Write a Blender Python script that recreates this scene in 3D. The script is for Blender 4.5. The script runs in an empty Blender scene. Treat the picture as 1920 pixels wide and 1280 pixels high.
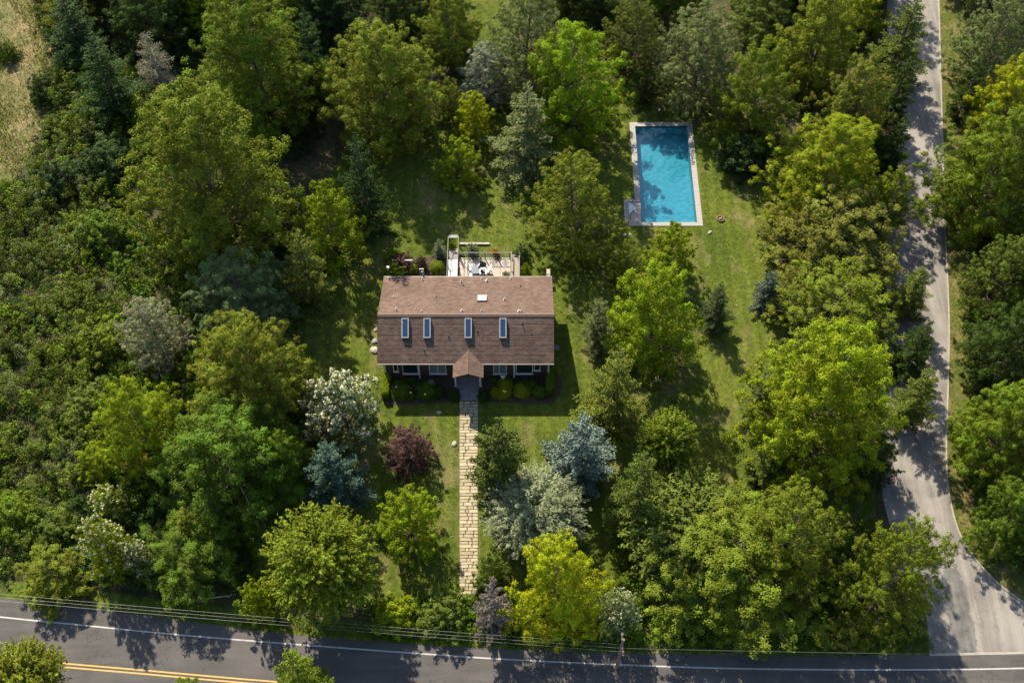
import bpy, math, random
import numpy as np
from math import sin, cos, radians, pi

sc = bpy.context.scene
COL = sc.collection

# ------------------------------------------------------------------ camera, sky, sun, exposure
PITCH, FPX, DIST = radians(58), 2200.0, 100.0
CAM = np.array([0.0, -DIST * cos(PITCH), DIST * sin(PITCH)])
cam = bpy.data.cameras.new('camera')
cam.sensor_width = 36.0
cam.lens = FPX / 1920 * 36
cam.clip_start = 1.0
cam.clip_end = 2000
co = bpy.data.objects.new('camera', cam)
co.location = CAM
co.rotation_euler = (pi / 2 - PITCH, 0, 0)
COL.objects.link(co)
sc.camera = co

SUN_EL, SUN_AZ = radians(42), radians(-24)          # azimuth from +Y towards +X
w = bpy.data.worlds.new('World')
sc.world = w
w.use_nodes = True
nt = w.node_tree
sky = nt.nodes.new('ShaderNodeTexSky')
sky.sky_type = 'NISHITA'
sky.sun_disc = False
sky.sun_elevation = SUN_EL
sky.sun_rotation = SUN_AZ
bg = nt.nodes['Background']
bg.inputs['Strength'].default_value = 0.115
nt.links.new(sky.outputs[0], bg.inputs[0])
sl = bpy.data.lights.new('sun', 'SUN')
sl.energy = 5.0
sl.angle = radians(0.53)
sl.color = (1.0, 0.915, 0.755)
so = bpy.data.objects.new('sun', sl)
so.rotation_euler = (pi / 2 - SUN_EL, 0, pi - SUN_AZ)
so.location = (0, 0, 60)
COL.objects.link(so)
sc.view_settings.view_transform = 'Standard'
sc.view_settings.look = 'None'
sc.view_settings.exposure = 1.3
sc.view_settings.gamma = 1.0
sc.view_settings.use_curve_mapping = False
sc.render.engine = 'CYCLES'
sc.cycles.max_bounces = 6
sc.cycles.diffuse_bounces = 3
sc.cycles.transmission_bounces = 4
sc.cycles.transparent_max_bounces = 8
sc.cycles.use_denoising = True

# ------------------------------------------------------------------ helpers
def G(px, py, z=0.0):
    """the point at height z that a pixel of the 1920x1280 photograph looks at"""
    dx = px - 960
    dy = cos(PITCH) * FPX + sin(PITCH) * (640 - py)
    dz = -sin(PITCH) * FPX + cos(PITCH) * (640 - py)
    t = (z - CAM[2]) / dz
    return np.array([dx * t, CAM[1] + dy * t, z])

def plane_hit(px, py, p0, n):
    d = np.array([px - 960, cos(PITCH) * FPX + sin(PITCH) * (640 - py), -sin(PITCH) * FPX + cos(PITCH) * (640 - py)])
    t = np.dot(np.array(p0) - CAM, n) / np.dot(d, n)
    return CAM + d * t

def scale_at(p):
    """pixels per metre at a point"""
    fwd = np.array([0, cos(PITCH), -sin(PITCH)])
    return FPX / np.dot(np.array(p) - CAM, fwd)

def elev_at(p):
    v = CAM - np.array(p)
    return math.atan2(v[2], math.hypot(v[0], v[1]))

def tag(o, label=None, cat=None, group=None, kind=None):
    if label: o['label'] = label
    if cat: o['category'] = cat
    if group: o['group'] = group
    if kind: o['kind'] = kind
    return o

def link(o, parent=None):
    COL.objects.link(o)
    if parent is not None: o.parent = parent
    return o

def empty(name, loc, rz=0):
    o = bpy.data.objects.new(name, None)
    o.location = loc
    o.rotation_euler = (0, 0, rz)
    o.empty_display_size = 0.2
    return link(o)

def mesh_np(name, V, quads, mat, tv=None):
    me = bpy.data.meshes.new(name)
    V = np.asarray(V, dtype=np.float32)
    n = len(quads)
    me.vertices.add(len(V))
    me.vertices.foreach_set('co', V.ravel())
    me.loops.add(n * 4)
    me.loops.foreach_set('vertex_index', np.asarray(quads, dtype=np.int32).ravel())
    me.polygons.add(n)
    me.polygons.foreach_set('loop_start', np.arange(0, n * 4, 4, dtype=np.int32))
    me.update(calc_edges=True)
    if tv is not None:
        a = me.attributes.new('tv', 'FLOAT', 'FACE')
        a.data.foreach_set('value', np.asarray(tv, dtype=np.float32))
    if mat: me.materials.append(mat)
    return me

class MB:
    """collects boxes, tubes and polygons for one mesh object"""
    def __init__(s): s.v, s.f = [], []
    def quad(s, *p):
        b = len(s.v); s.v += [tuple(map(float, q)) for q in p]; s.f.append(tuple(range(b, b + len(p))))
    def box(s, x0, x1, y0, y1, z0, z1):
        b = len(s.v)
        s.v += [(x0, y0, z0), (x1, y0, z0), (x1, y1, z0), (x0, y1, z0), (x0, y0, z1), (x1, y0, z1), (x1, y1, z1), (x0, y1, z1)]
        s.f += [tuple(b + i for i in q) for q in ((0, 3, 2, 1), (4, 5, 6, 7), (0, 1, 5, 4), (1, 2, 6, 5), (2, 3, 7, 6), (3, 0, 4, 7))]
        return s
    def obox(s, c, ax, ay, az):
        """box from centre and three half-axis vectors"""
        c, ax, ay, az = map(np.array, (c, ax, ay, az))
        b = len(s.v)
        for k in (-1, 1):
            for i, j in ((-1, -1), (1, -1), (1, 1), (-1, 1)):
                s.v.append(tuple((c + i * ax + j * ay + k * az).tolist()))
        s.f += [tuple(b + i for i in q) for q in ((0, 3, 2, 1), (4, 5, 6, 7), (0, 1, 5, 4), (1, 2, 6, 5), (2, 3, 7, 6), (3, 0, 4, 7))]
        return s
    def tube(s, pts, r, n=6, cap=True):
        pts = [np.array(p, dtype=float) for p in pts]
        rs = r if hasattr(r, '__len__') else [r] * len(pts)
        b = len(s.v)
        for i, p in enumerate(pts):
            d = pts[min(i + 1, len(pts) - 1)] - pts[max(i - 1, 0)]
            d /= max(np.linalg.norm(d), 1e-9)
            a = np.cross(d, (0, 0, 1) if abs(d[2]) < .9 else (1, 0, 0)); a /= np.linalg.norm(a)
            c = np.cross(d, a)
            for k in range(n):
                t = 2 * pi * k / n
                s.v.append(tuple((p + rs[i] * (a * cos(t) + c * sin(t))).tolist()))
        for i in range(len(pts) - 1):
            for k in range(n):
                s.f.append((b + i * n + k, b + i * n + (k + 1) % n, b + (i + 1) * n + (k + 1) % n, b + (i + 1) * n + k))
        if cap:
            s.f.append(tuple(b + k for k in range(n))[::-1]); s.f.append(tuple(b + (len(pts) - 1) * n + k for k in range(n)))
        return s
    def lathe(s, prof, c=(0, 0, 0), n=14):
        b = len(s.v)
        for r, z in prof:
            for k in range(n):
                t = 2 * pi * k / n
                s.v.append((c[0] + r * cos(t), c[1] + r * sin(t), c[2] + z))
        m = len(prof)
        for i in range(m - 1):
            for k in range(n):
                s.f.append((b + i * n + k, b + i * n + (k + 1) % n, b + (i + 1) * n + (k + 1) % n, b + (i + 1) * n + k))
        s.f.append(tuple(b + k for k in range(n))[::-1]); s.f.append(tuple(b + (m - 1) * n + k for k in range(n)))
        return s
    def mesh(s, name, mat):
        me = bpy.data.meshes.new(name)
        me.from_pydata(s.v, [], s.f); me.update()
        if mat: me.materials.append(mat)
        return me
    def build(s, name, mat, parent=None, smooth=False):
        me = s.mesh(name, mat)
        if smooth:
            for p in me.polygons: p.use_smooth = True
        return link(bpy.data.objects.new(name, me), parent)

# ------------------------------------------------------------------ materials
def newmat(name):
    m = bpy.data.materials.new(name); m.use_nodes = True
    t = m.node_tree
    return m, t, t.nodes['Principled BSDF'], t.nodes['Material Output']

def N(t, typ, **kw):
    n = t.nodes.new(typ)
    for k, v in kw.items(): setattr(n, k, v)
    return n

def noise(t, scale, detail=4, rough=.55, vec=None, dist=0):
    n = N(t, 'ShaderNodeTexNoise')
    n.inputs['Scale'].default_value = scale; n.inputs['Detail'].default_value = detail
    n.inputs['Roughness'].default_value = rough; n.inputs['Distortion'].default_value = dist
    if vec is not None: t.links.new(vec, n.inputs['Vector'])
    return n

def ramp(t, src, stops):
    r = N(t, 'ShaderNodeValToRGB')
    e = r.color_ramp.elements
    while len(e) < len(stops): e.new(.5)
    for i, (p, c) in enumerate(stops):
        e[i].position = p
        e[i].color = (c if hasattr(c, '__len__') else (c, c, c)) + (1,) if hasattr(c, '__len__') else (c, c, c, 1)
    t.links.new(src, r.inputs[0])
    return r

def mix(t, fac, a, b, mode='MIX'):
    m = N(t, 'ShaderNodeMix', data_type='RGBA', blend_type=mode)
    for sock, v in ((m.inputs[0], fac), (m.inputs[6], a), (m.inputs[7], b)):
        if hasattr(v, 'is_linked') or hasattr(v, 'links'): t.links.new(v, sock)
        elif hasattr(v, '__len__'): sock.default_value = tuple(v) + (1,)
        else: sock.default_value = v
    return m.outputs[2]

def bump(t, b, src, strength=.4, dist=.05):
    n = N(t, 'ShaderNodeBump'); n.inputs['Strength'].default_value = strength; n.inputs['Distance'].default_value = dist
    t.links.new(src, n.inputs['Height']); t.links.new(n.outputs[0], b.inputs['Normal'])

def objco(t): return N(t, 'ShaderNodeTexCoord').outputs['Object']

def plain(name, c, rough=.6, var=.25, scale=6, metal=0, bmp=.15, spec=.4):
    m, t, b, o = newmat(name)
    n = noise(t, scale, 5, .6, objco(t))
    r = ramp(t, n.outputs[0], [(.25, tuple(x * (1 - var) for x in c)), (.75, tuple(min(x * (1 + var), .95) for x in c))])
    t.links.new(r.outputs[0], b.inputs['Base Color'])
    b.inputs['Roughness'].default_value = rough; b.inputs['Metallic'].default_value = metal
    b.inputs['Specular IOR Level'].default_value = spec
    if bmp: bump(t, b, noise(t, scale * 6, 3, .6, objco(t)).outputs[0], bmp, .02)
    return m

def foliage(name, trans=.20, spec=.05, hue=.02, val=.38):
    """leaf colour = the plant's own colour, varied from cluster to cluster and from leaf to leaf"""
    m, t, b, o = newmat(name)
    oi = N(t, 'ShaderNodeObjectInfo')
    at = N(t, 'ShaderNodeAttribute', attribute_name='tv')
    geo = N(t, 'ShaderNodeNewGeometry')
    hs = N(t, 'ShaderNodeHueSaturation')
    t.links.new(oi.outputs['Color'], hs.inputs['Color'])
    def rng(src, lo, hi):
        q = N(t, 'ShaderNodeMapRange'); t.links.new(src, q.inputs[0])
        q.inputs[3].default_value = lo; q.inputs[4].default_value = hi
        return q.outputs[0]
    t.links.new(rng(at.outputs['Fac'], .5 - hue, .5 + hue * .6), hs.inputs['Hue'])
    a = rng(at.outputs['Fac'], 1 - val, 1 + val)
    c = rng(geo.outputs['Random Per Island'], 1 - val * .35, 1 + val * .35)
    mu = N(t, 'ShaderNodeMath', operation='MULTIPLY'); t.links.new(a, mu.inputs[0]); t.links.new(c, mu.inputs[1])
    t.links.new(mu.outputs[0], hs.inputs['Value'])
    t.links.new(hs.outputs[0], b.inputs['Base Color'])
    b.inputs['Roughness'].default_value = .55
    b.inputs['Specular IOR Level'].default_value = spec
    tr = N(t, 'ShaderNodeBsdfTranslucent')
    warm = mix(t, 1.0, hs.outputs[0], (1.5, 1.45, .6), 'MULTIPLY')
    t.links.new(warm, tr.inputs['Color'])
    ms = N(t, 'ShaderNodeMixShader'); ms.inputs[0].default_value = trans
    t.links.new(b.outputs[0], ms.inputs[1]); t.links.new(tr.outputs[0], ms.inputs[2])
    t.links.new(ms.outputs[0], o.inputs['Surface'])
    return m

M = {}
M['leaf'] = foliage('leaf')
M['needle'] = foliage('needle', trans=.12, spec=.05, hue=.012, val=.3)
M['petal'] = foliage('petal', trans=.3, spec=.2, hue=.01, val=.15)
M['bark'] = plain('bark', (.11, .085, .065), .9, .45, 5, bmp=.5)
M['palebark'] = plain('pale_bark', (.3, .27, .23), .9, .4, 5, bmp=.5)

def ground_mat(name, cols, s1, s2, bs=.5, patch=None):
    m, t, b, o = newmat(name)
    v = objco(t)
    n1 = noise(t, s1, 5, .6, v, .4); n2 = noise(t, s2, 4, .65, v)
    r1 = ramp(t, n1.outputs[0], [(.32, cols[0]), (.52, cols[1]), (.7, cols[2])])
    r2 = ramp(t, n2.outputs[0], [(.3, .6), (.7, 1.4)])
    c = mix(t, 1.0, r1.outputs[0], r2.outputs[0], 'MULTIPLY')
    if patch:
        n3 = noise(t, patch[0], 5, .65, v, .6)
        r3 = ramp(t, n3.outputs[0], [(patch[1], 0.0), (patch[2], 1.0)])
        c = mix(t, r3.outputs[0], c, patch[3])
    if name == 'lawn_grass':
        wv = N(t, 'ShaderNodeTexWave', bands_direction='X'); wv.inputs['Scale'].default_value = .28; wv.inputs['Distortion'].default_value = 1.6; wv.inputs['Detail'].default_value = 2; wv.inputs['Detail Scale'].default_value = .4
        t.links.new(v, wv.inputs['Vector'])
        c = mix(t, 1.0, c, ramp(t, wv.outputs[1], [(.2, .90), (.8, 1.08)]).outputs[0], 'MULTIPLY')
    t.links.new(c, b.inputs['Base Color']); b.inputs['Roughness'].default_value = .95
    b.inputs['Specular IOR Level'].default_value = .15
    bump(t, b, noise(t, s2 * 3, 4, .7, v).outputs[0], bs, .08)
    return m
M['soil'] = ground_mat('woodland_floor', [(.03, .035, .012), (.055, .05, .022), (.085, .065, .035)], .35, 3.0, .8)
M['lawn'] = ground_mat('lawn_grass', [(.043, .063, .006), (.064, .084, .008), (.088, .098, .013)], .16, 2.2, .6, (.22, .52, .70, (.135, .115, .045)))
M['verge'] = ground_mat('verge_grass', [(.05, .07, .012), (.085, .085, .02), (.16, .12, .055)], .6, 4.0, .6)
M['field'] = ground_mat('dry_grass', [(.065, .08, .018), (.13, .115, .045), (.2, .155, .075)], .3, 2.5, .8)

def asphalt(name, c0, c1, scale=.25, crack=.6):
    m, t, b, o = newmat(name)
    v = objco(t)
    mp = N(t, 'ShaderNodeMapping'); mp.inputs['Scale'].default_value = (.12, 1.0, 1.0) if name == 'road_asphalt' else (1.0, .08, 1.0)
    t.links.new(v, mp.inputs[0])
    streak = noise(t, 1.3, 5, .6, mp.outputs[0], .3)
    blotch = noise(t, scale, 4, .6, v)
    fine = noise(t, 30, 3, .7, v)
    mx = N(t, 'ShaderNodeMath', operation='ADD'); t.links.new(streak.outputs[0], mx.inputs[0]); t.links.new(blotch.outputs[0], mx.inputs[1])
    hf = N(t, 'ShaderNodeMath', operation='MULTIPLY'); t.links.new(mx.outputs[0], hf.inputs[0]); hf.inputs[1].default_value = .5
    r = ramp(t, hf.outputs[0], [(.40, c0), (.60, c1)])
    c = mix(t, 1.0, r.outputs[0], ramp(t, fine.outputs[0], [(.3, .8), (.7, 1.2)]).outputs[0], 'MULTIPLY')
    vo = N(t, 'ShaderNodeTexVoronoi', feature='DISTANCE_TO_EDGE'); vo.inputs['Scale'].default_value = .13
    wv = noise(t, .7, 4, .6, v)
    wm = mix(t, .55, v, mix(t, 1.0, wv.outputs[1], (9, 9, 9), 'MULTIPLY')); t.links.new(wm, vo.inputs['Vector'])
    cr = ramp(t, vo.outputs[0], [(0.0, crack), (.008, 1.0)])
    c = mix(t, 1.0, c, cr.outputs[0], 'MULTIPLY')
    t.links.new(c, b.inputs['Base Color']); b.inputs['Roughness'].default_value = .85; b.inputs['Specular IOR Level'].default_value = .3
    bump(t, b, fine.outputs[0], .3, .01)
    return m
M['road'] = asphalt('road_asphalt', (.050, .045, .041), (.078, .070, .063))
M['lane'] = asphalt('lane_asphalt', (.115, .103, .09), (.215, .193, .165), .3, .7)
M['patch'] = asphalt('patch_asphalt', (.07, .066, .06), (.14, .13, .116), .9)

def worn_paint(name, c, under):
    m, t, b, o = newmat(name)
    n = noise(t, 3.0, 6, .75, objco(t))
    r = ramp(t, n.outputs[0], [(.36, under), (.46, c)])
    t.links.new(r.outputs[0], b.inputs['Base Color']); b.inputs['Roughness'].default_value = .7
    return m
M['white_line'] = worn_paint('white_line', (.30, .29, .275), (.13, .125, .115))
M['yellow_line'] = worn_paint('yellow_line', (.4, .235, .045), (.3, .2, .08))
M['kerb'] = plain('kerb', (.25, .22, .18), .9, .3, 4)
M['white'] = plain('white_paint', (.52, .51, .49), .5, .08, 3)
M['trim'] = plain('trim_paint', (.52, .50, .46), .55, .12, 5)
M['rail'] = plain('rail_paint', (.12, .12, .118), .5, .12, 5)
M['frame'] = plain('skylight_frame', (.34, .335, .32), .5, .12, 5)
M['siding'] = plain('brown_siding', (.055, .032, .024), .75, .25, 3)
M['glass'] = plain('window_glass', (.02, .028, .032), .06, .2, 2, bmp=0, spec=.6)
M['curtain'] = plain('curtain', (.12, .15, .14), .5, .5, 9, bmp=0, spec=.6)
M['door'] = plain('door_wood', (.10, .03, .02), .5, .2, 3)
M['slab'] = plain('patio_slab', (.32, .27, .22), .85, .14, 3)
M['stoop'] = plain('stoop_stone', (.17, .15, .145), .85, .2, 3)
M['stone'] = plain('paving_stone', (.28, .235, .145), .9, .2, 4, bmp=.4)
M['stone_b'] = plain('paving_stone_pale', (.32, .27, .175), .9, .18, 4, bmp=.4)
M['stone_c'] = plain('paving_stone_brown', (.24, .195, .12), .9, .22, 4, bmp=.4)
M['joint'] = plain('joint_earth', (.075, .06, .035), .95, .5, 6, bmp=.4)
M['coping'] = plain('coping_stone', (.25, .23, .205), .8, .14, 4)
M['metal'] = plain('grey_metal', (.3, .3, .29), .4, .08, 4, metal=.3)
M['darkmetal'] = plain('dark_metal', (.05, .05, .055), .45, .2, 4, metal=.4)
M['greycloth'] = plain('grey_cloth', (.15, .17, .19), .85, .15, 6)
M['darkcloth'] = plain('dark_cloth', (.035, .04, .045), .85, .2, 6)
M['cream'] = plain('cream_fabric', (.62, .58, .50), .8, .1, 6)
M['tan'] = plain('tan_deck', (.235, .19, .14), .85, .12, 8)
M['wood'] = plain('weathered_wood', (.3, .25, .19), .85, .3, 5)
M['pole'] = plain('pole_wood', (.13, .10, .075), .9, .3, 4)
M['cable'] = plain('cable_sheath', (.17, .17, .17), .5, .1, 1, metal=.2, bmp=0)
M['rock'] = plain('pale_rock', (.3, .27, .22), .9, .25, 5, bmp=.5)
M['clay'] = plain('rusty_iron', (.16, .08, .05), .8, .3, 6)
M['mulch'] = plain('mulch', (.05, .035, .022), .95, .5, 8, bmp=.6)

def shingle_mat(name, c0, c1, streak):
    m, t, b, o = newmat(name)
    v = objco(t)
    br = N(t, 'ShaderNodeTexBrick')
    br.inputs['Scale'].default_value = 1.0; br.inputs['Brick Width'].default_value = .33; br.inputs['Row Height'].default_value = .145
    br.inputs['Mortar Size'].default_value = .006
    br.inputs['Color1'].default_value = (.75, .75, .75, 1); br.inputs['Color2'].default_value = (1.2, 1.2, 1.2, 1); br.inputs['Mortar'].default_value = (.5, .5, .5, 1)
    t.links.new(v, br.inputs['Vector'])
    mp = N(t, 'ShaderNodeMapping'); mp.inputs['Scale'].default_value = streak; t.links.new(v, mp.inputs[0])
    n1 = noise(t, .8, 6, .65, mp.outputs[0], .5)
    n2 = noise(t, 7, 5, .7, v)
    r = ramp(t, n1.outputs[0], [(.3, c0), (.7, c1)])
    c = mix(t, 1.0, r.outputs[0], br.outputs['Color'], 'MULTIPLY')
    c = mix(t, 1.0, c, ramp(t, n2.outputs[0], [(.3, .78), (.7, 1.22)]).outputs[0], 'MULTIPLY')
    t.links.new(c, b.inputs['Base Color']); b.inputs['Roughness'].default_value = .9; b.inputs['Specular IOR Level'].default_value = .2
    bump(t, b, n2.outputs[0], .35, .02)
    return m
M['shingle'] = shingle_mat('roof_shingle', (.088, .056, .041), (.128, .084, .063), (1, .45, 1))
M['cap'] = plain('ridge_shingle', (.118, .075, .055), .9, .2, 6)

# pool
m, t, b, o = newmat('pool_plaster')
v = objco(t)
n1 = noise(t, 1.1, 5, .65, v, .8)
r = ramp(t, n1.outputs[0], [(.3, (.12, .29, .34)), (.7, (.17, .36, .405))])
vo = N(t, 'ShaderNodeTexVoronoi', feature='SMOOTH_F1'); vo.inputs['Scale'].default_value = 3.2
t.links.new(v, vo.inputs['Vector'])
cc = mix(t, 1.0, r.outputs[0], ramp(t, vo.outputs[0], [(0., .92), (.6, 1.1)]).outputs[0], 'MULTIPLY')
t.links.new(cc, b.inputs['Base Color']); b.inputs['Roughness'].default_value = .8
M['plaster'] = m
m, t, b, o = newmat('pool_water')
tr = N(t, 'ShaderNodeBsdfTransparent'); tr.inputs[0].default_value = (.66, .90, .94, 1)
gl = N(t, 'ShaderNodeBsdfGlossy'); gl.inputs['Roughness'].default_value = .04
fr = N(t, 'ShaderNodeFresnel'); fr.inputs['IOR'].default_value = 1.33
ms = N(t, 'ShaderNodeMixShader')
bn = N(t, 'ShaderNodeBump'); bn.inputs['Strength'].default_value = .12; bn.inputs['Distance'].default_value = .05
t.links.new(noise(t, 2.2, 4, .6, objco(t), .5).outputs[0], bn.inputs['Height'])
t.links.new(bn.outputs[0], gl.inputs['Normal']); t.links.new(bn.outputs[0], fr.inputs['Normal'])
t.links.new(fr.outputs[0], ms.inputs[0]); t.links.new(tr.outputs[0], ms.inputs[1]); t.links.new(gl.outputs[0], ms.inputs[2])
t.links.new(ms.outputs[0], o.inputs['Surface'])
M['water'] = m

# ------------------------------------------------------------------ leaves in bulk
def unit(a): return a / np.maximum(np.linalg.norm(a, axis=-1, keepdims=True), 1e-9)

class Leaves:
    def __init__(s): s.C, s.Nn, s.T, s.L, s.W, s.tv = [], [], [], [], [], []
    def add(s, C, Nn, T, L, W, tv):
        n = len(C)
        s.C.append(C); s.Nn.append(Nn); s.T.append(T)
        s.L.append(np.broadcast_to(L, (n,))); s.W.append(np.broadcast_to(W, (n,))); s.tv.append(np.broadcast_to(tv, (n,)))
    def mesh(s, name, mat):
        C = np.concatenate(s.C); Nn = unit(np.concatenate(s.Nn)); T = np.concatenate(s.T)
        T = unit(T - Nn * np.sum(T * Nn, axis=1, keepdims=True))
        B = np.cross(Nn, T)
        L = np.concatenate(s.L)[:, None]; W = np.concatenate(s.W)[:, None]
        n = len(C)
        V = np.empty((n, 4, 3))
        V[:, 0] = C - T * L * .5
        V[:, 1] = C + B * W * .5 + T * L * .06 + Nn * L * .06
        V[:, 2] = C + T * L * .5 - Nn * L * .05
        V[:, 3] = C - B * W * .5 + T * L * .06 + Nn * L * .06
        return mesh_np(name, V.reshape(-1, 3), np.arange(n * 4).reshape(n, 4), mat, np.concatenate(s.tv))

def add_tufts(lv, P, r, n, L, W, rng, up=.7, flat=.62, outw=None):
    P = np.asarray(P)
    m = len(P)
    if m == 0: return
    d = rng.normal(size=(m, n, 3)); d[..., 2] += .45
    d = unit(d)
    if outw is not None: d = unit(d + outw[:, None, :] * .5)
    rr = (np.asarray(r) * rng.uniform(.75, 1.3, m))[:, None, None]
    rad = rng.uniform(.3, 1.0, (m, n, 1)) ** .4
    C = P[:, None, :] + d * rr * rad * np.array([1, 1, flat]) * rng.uniform(.6, 1.35, (m, 1, 3)) + rng.normal(size=(m, n, 3)) * rr * .17
    Nn = d * 1.0 + np.array([0, 0, up * .55]) + rng.normal(size=(m, n, 3)) * .33
    T = d * .6 + rng.normal(size=(m, n, 3)) * .8 - np.array([0, 0, .25])
    tv = np.clip(np.repeat(rng.normal(.5, .22, m), n), 0, 1)
    lv.add(C.reshape(-1, 3), Nn.reshape(-1, 3), T.reshape(-1, 3), rng.uniform(.75, 1.25, m * n) * L, rng.uniform(.8, 1.2, m * n) * W, tv)

TEMPL = {}
def broad(seed, R, b, clear, nl, lr, per, tr, n, L, dense=.18):
    """rounded broadleaf crown built up of boughs; returns crown mesh, wood mesh"""
    rng = np.random.default_rng(seed)
    lv, wd = Leaves(), MB()
    zc, H = clear + b, clear + 2 * b
    k = 7
    wob = np.cumsum(rng.normal(0, R * .02, (k, 2)), axis=0); wob[0] = 0
    tz = np.linspace(0, H * .86, k)
    r0 = .045 * R + .05
    wd.tube([(wob[i][0], wob[i][1], tz[i]) for i in range(k)], [r0 * (1.25 if i == 0 else 1) * (1 - .88 * i / (k - 1)) for i in range(k)], 7)
    def trunk_at(z):
        return np.array([np.interp(z, tz, wob[:, 0]), np.interp(z, tz, wob[:, 1]), z])
    sq = rng.uniform(.9, 1.1, 2)
    for i in range(nl):
        u = (i + .5) / nl
        ct = -.80 + 1.77 * u + rng.normal(0, .05)
        ct = min(max(ct, -.86), .97)
        st = math.sqrt(1 - ct * ct) if ct > 0 else math.sqrt(max(.1, 1 - .75 * abs(ct) ** 3))
        az = i * 2.39996 + rng.normal(0, .25)
        out = np.array([st * cos(az), st * sin(az), ct])
        kk = rng.uniform(.70, 1.0) * (1 - lr / R * .55)
        tgt = np.array([0, 0, zc]) + out * np.array([R * sq[0], R * sq[1], b]) * kk
        zs = min(max(clear * .75 + (tgt[2] - clear * .75) * rng.uniform(.35, .6), clear * .6), H * .8)
        s0 = trunk_at(zs)
        mid = s0 + (tgt - s0) * .5 + np.array([0, 0, .06 * R]) + rng.normal(0, .04 * R, 3)
        rl = r0 * .42 * (1 - .45 * zs / H)
        wd.tube([s0, mid, tgt], [rl, rl * .6, rl * .2], 5, False)
        q = lr * rng.uniform(.72, 1.28)
        m = max(4, int(per * (q / lr) ** 2))
        d = rng.normal(size=(m, 3)) + out * .75 + np.array([0, 0, .35])
        d = unit(d)
        P = tgt + d * q * (rng.uniform(.25, 1, (m, 1)) ** .45) * np.array([1, 1, .8])
        for p in P[:max(2, m // 5)]:
            wd.tube([mid + (tgt - mid) * rng.uniform(.2, .9), p], [rl * .25, rl * .08], 3, False)
        add_tufts(lv, P, tr, n, L, L * .62, rng, outw=np.repeat(out[None], m, 0))
    nf = int(nl * per * dense)
    d = unit(rng.normal(size=(nf, 3)))
    P = np.array([0, 0, zc]) + d * np.array([R, R, b]) * rng.uniform(.35, .8, (nf, 1))
    add_tufts(lv, P, tr * 1.25, n, L, L * .62, rng)
    return lv, wd, H

def boughed(seed, R, b, clear, nb, tr, n, L, droop=.25, point=1.7, per=9, spread=.30, fill=.12):
    """broadleaf crown: boughs spring from the trunk all the way up and carry leafy sprays along their outer part"""
    rng = np.random.default_rng(seed)
    lv, wd = Leaves(), MB()
    H = clear + 2 * b
    k = 7
    wob = np.cumsum(rng.normal(0, R * .02, (k, 2)), axis=0); wob[0] = 0
    tz = np.linspace(0, H * .93, k)
    r0 = .04 * R + .04
    wd.tube([(wob[i][0], wob[i][1], tz[i]) for i in range(k)], [r0 * (1.3 if i == 0 else 1) * (1 - .92 * i / (k - 1)) for i in range(k)], 7)
    az_k = rng.uniform(0, 6.28, 3); amp = rng.uniform(.03, .09, 3)
    for i in range(nb):
        u = ((i + rng.uniform(.1, .9)) / nb) ** 1.12
        prof = (1 - u ** point) ** .62 * (.80 + .20 * min(1, u * 4))
        az = i * 2.39996 + rng.normal(0, .3)
        lobe = 1 + sum(amp[q] * math.sin((q + 2) * az + az_k[q] + u * 3) for q in range(3))
        bl = R * prof * lobe * rng.uniform(.78, 1.08) + .08 * R
        d = np.array([cos(az), sin(az), 0]); sd = np.array([-sin(az), cos(az), 0])
        ztip = clear * .8 + (H - clear * .8) * (u * .98 + .01)
        z0 = max(clear * .6, ztip - bl * (.25 + .75 * u) - .05 * H); z0 = min(z0, H * .88)
        base = np.array([np.interp(z0, tz, wob[:, 0]), np.interp(z0, tz, wob[:, 1]), z0])
        tip = np.array([base[0], base[1], ztip]) + d * bl
        lift = np.array([0, 0, droop * bl * (1 - .6 * u)])
        pos = lambda s: base + (tip - base) * s + lift * (4 * s * (1 - s)) * .5
        rl = r0 * .34 * (1 - .55 * u)
        wd.tube([base, pos(.35), pos(.7), pos(.95)], [rl, rl * .7, rl * .4, rl * .12], 4, False)
        m = max(4, int(per * (.35 + .65 * prof)))
        m += 3
        sq = .32 + .68 * ((np.arange(m) + rng.uniform(0, 1, m)) / m) ** .72
        sq[-3:] = rng.uniform(.9, 1.02, 3)
        w_ = spread * bl * np.sqrt(np.clip(1.08 - sq, 0.02, 1)) + .06 * R
        off = rng.uniform(-1, 1, m) * w_; off[-3:] = rng.uniform(-1, 1, 3) * .085 * R
        P = np.array([pos(q) for q in sq]) + sd * off[:, None] - d * (np.abs(off) * .25)[:, None]
        P[:, 2] += rng.normal(0, .05 * R, m) - np.abs(off) * .15
        for p, q in zip(P[::3], sq[::3]):
            wd.tube([pos(max(.15, q - .22)), p], [rl * .22, rl * .07], 3, False)
        out = unit(np.array([d[0], d[1], .35 + u]))
        n0 = len(lv.C)
        add_tufts(lv, P, tr * (1.12 - .35 * sq), n, L, L * .6, rng, outw=np.repeat(out[None], m, 0))
        tvb = rng.normal(0, .17)
        lv.tv[-1] = np.clip(lv.tv[-1] * .6 + .2 + tvb, 0, 1)
    nf = int(nb * per * fill)
    uu = rng.uniform(.05, .8, nf); aa = rng.uniform(0, 6.28, nf); rr = R * (1 - uu ** point) ** .62 * rng.uniform(.15, .7, nf)
    P = np.column_stack([rr * np.cos(aa), rr * np.sin(aa), clear + (H - clear) * uu * .95])
    add_tufts(lv, P, tr * 1.2, n, L, L * .62, rng)
    return lv, wd, H

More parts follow.
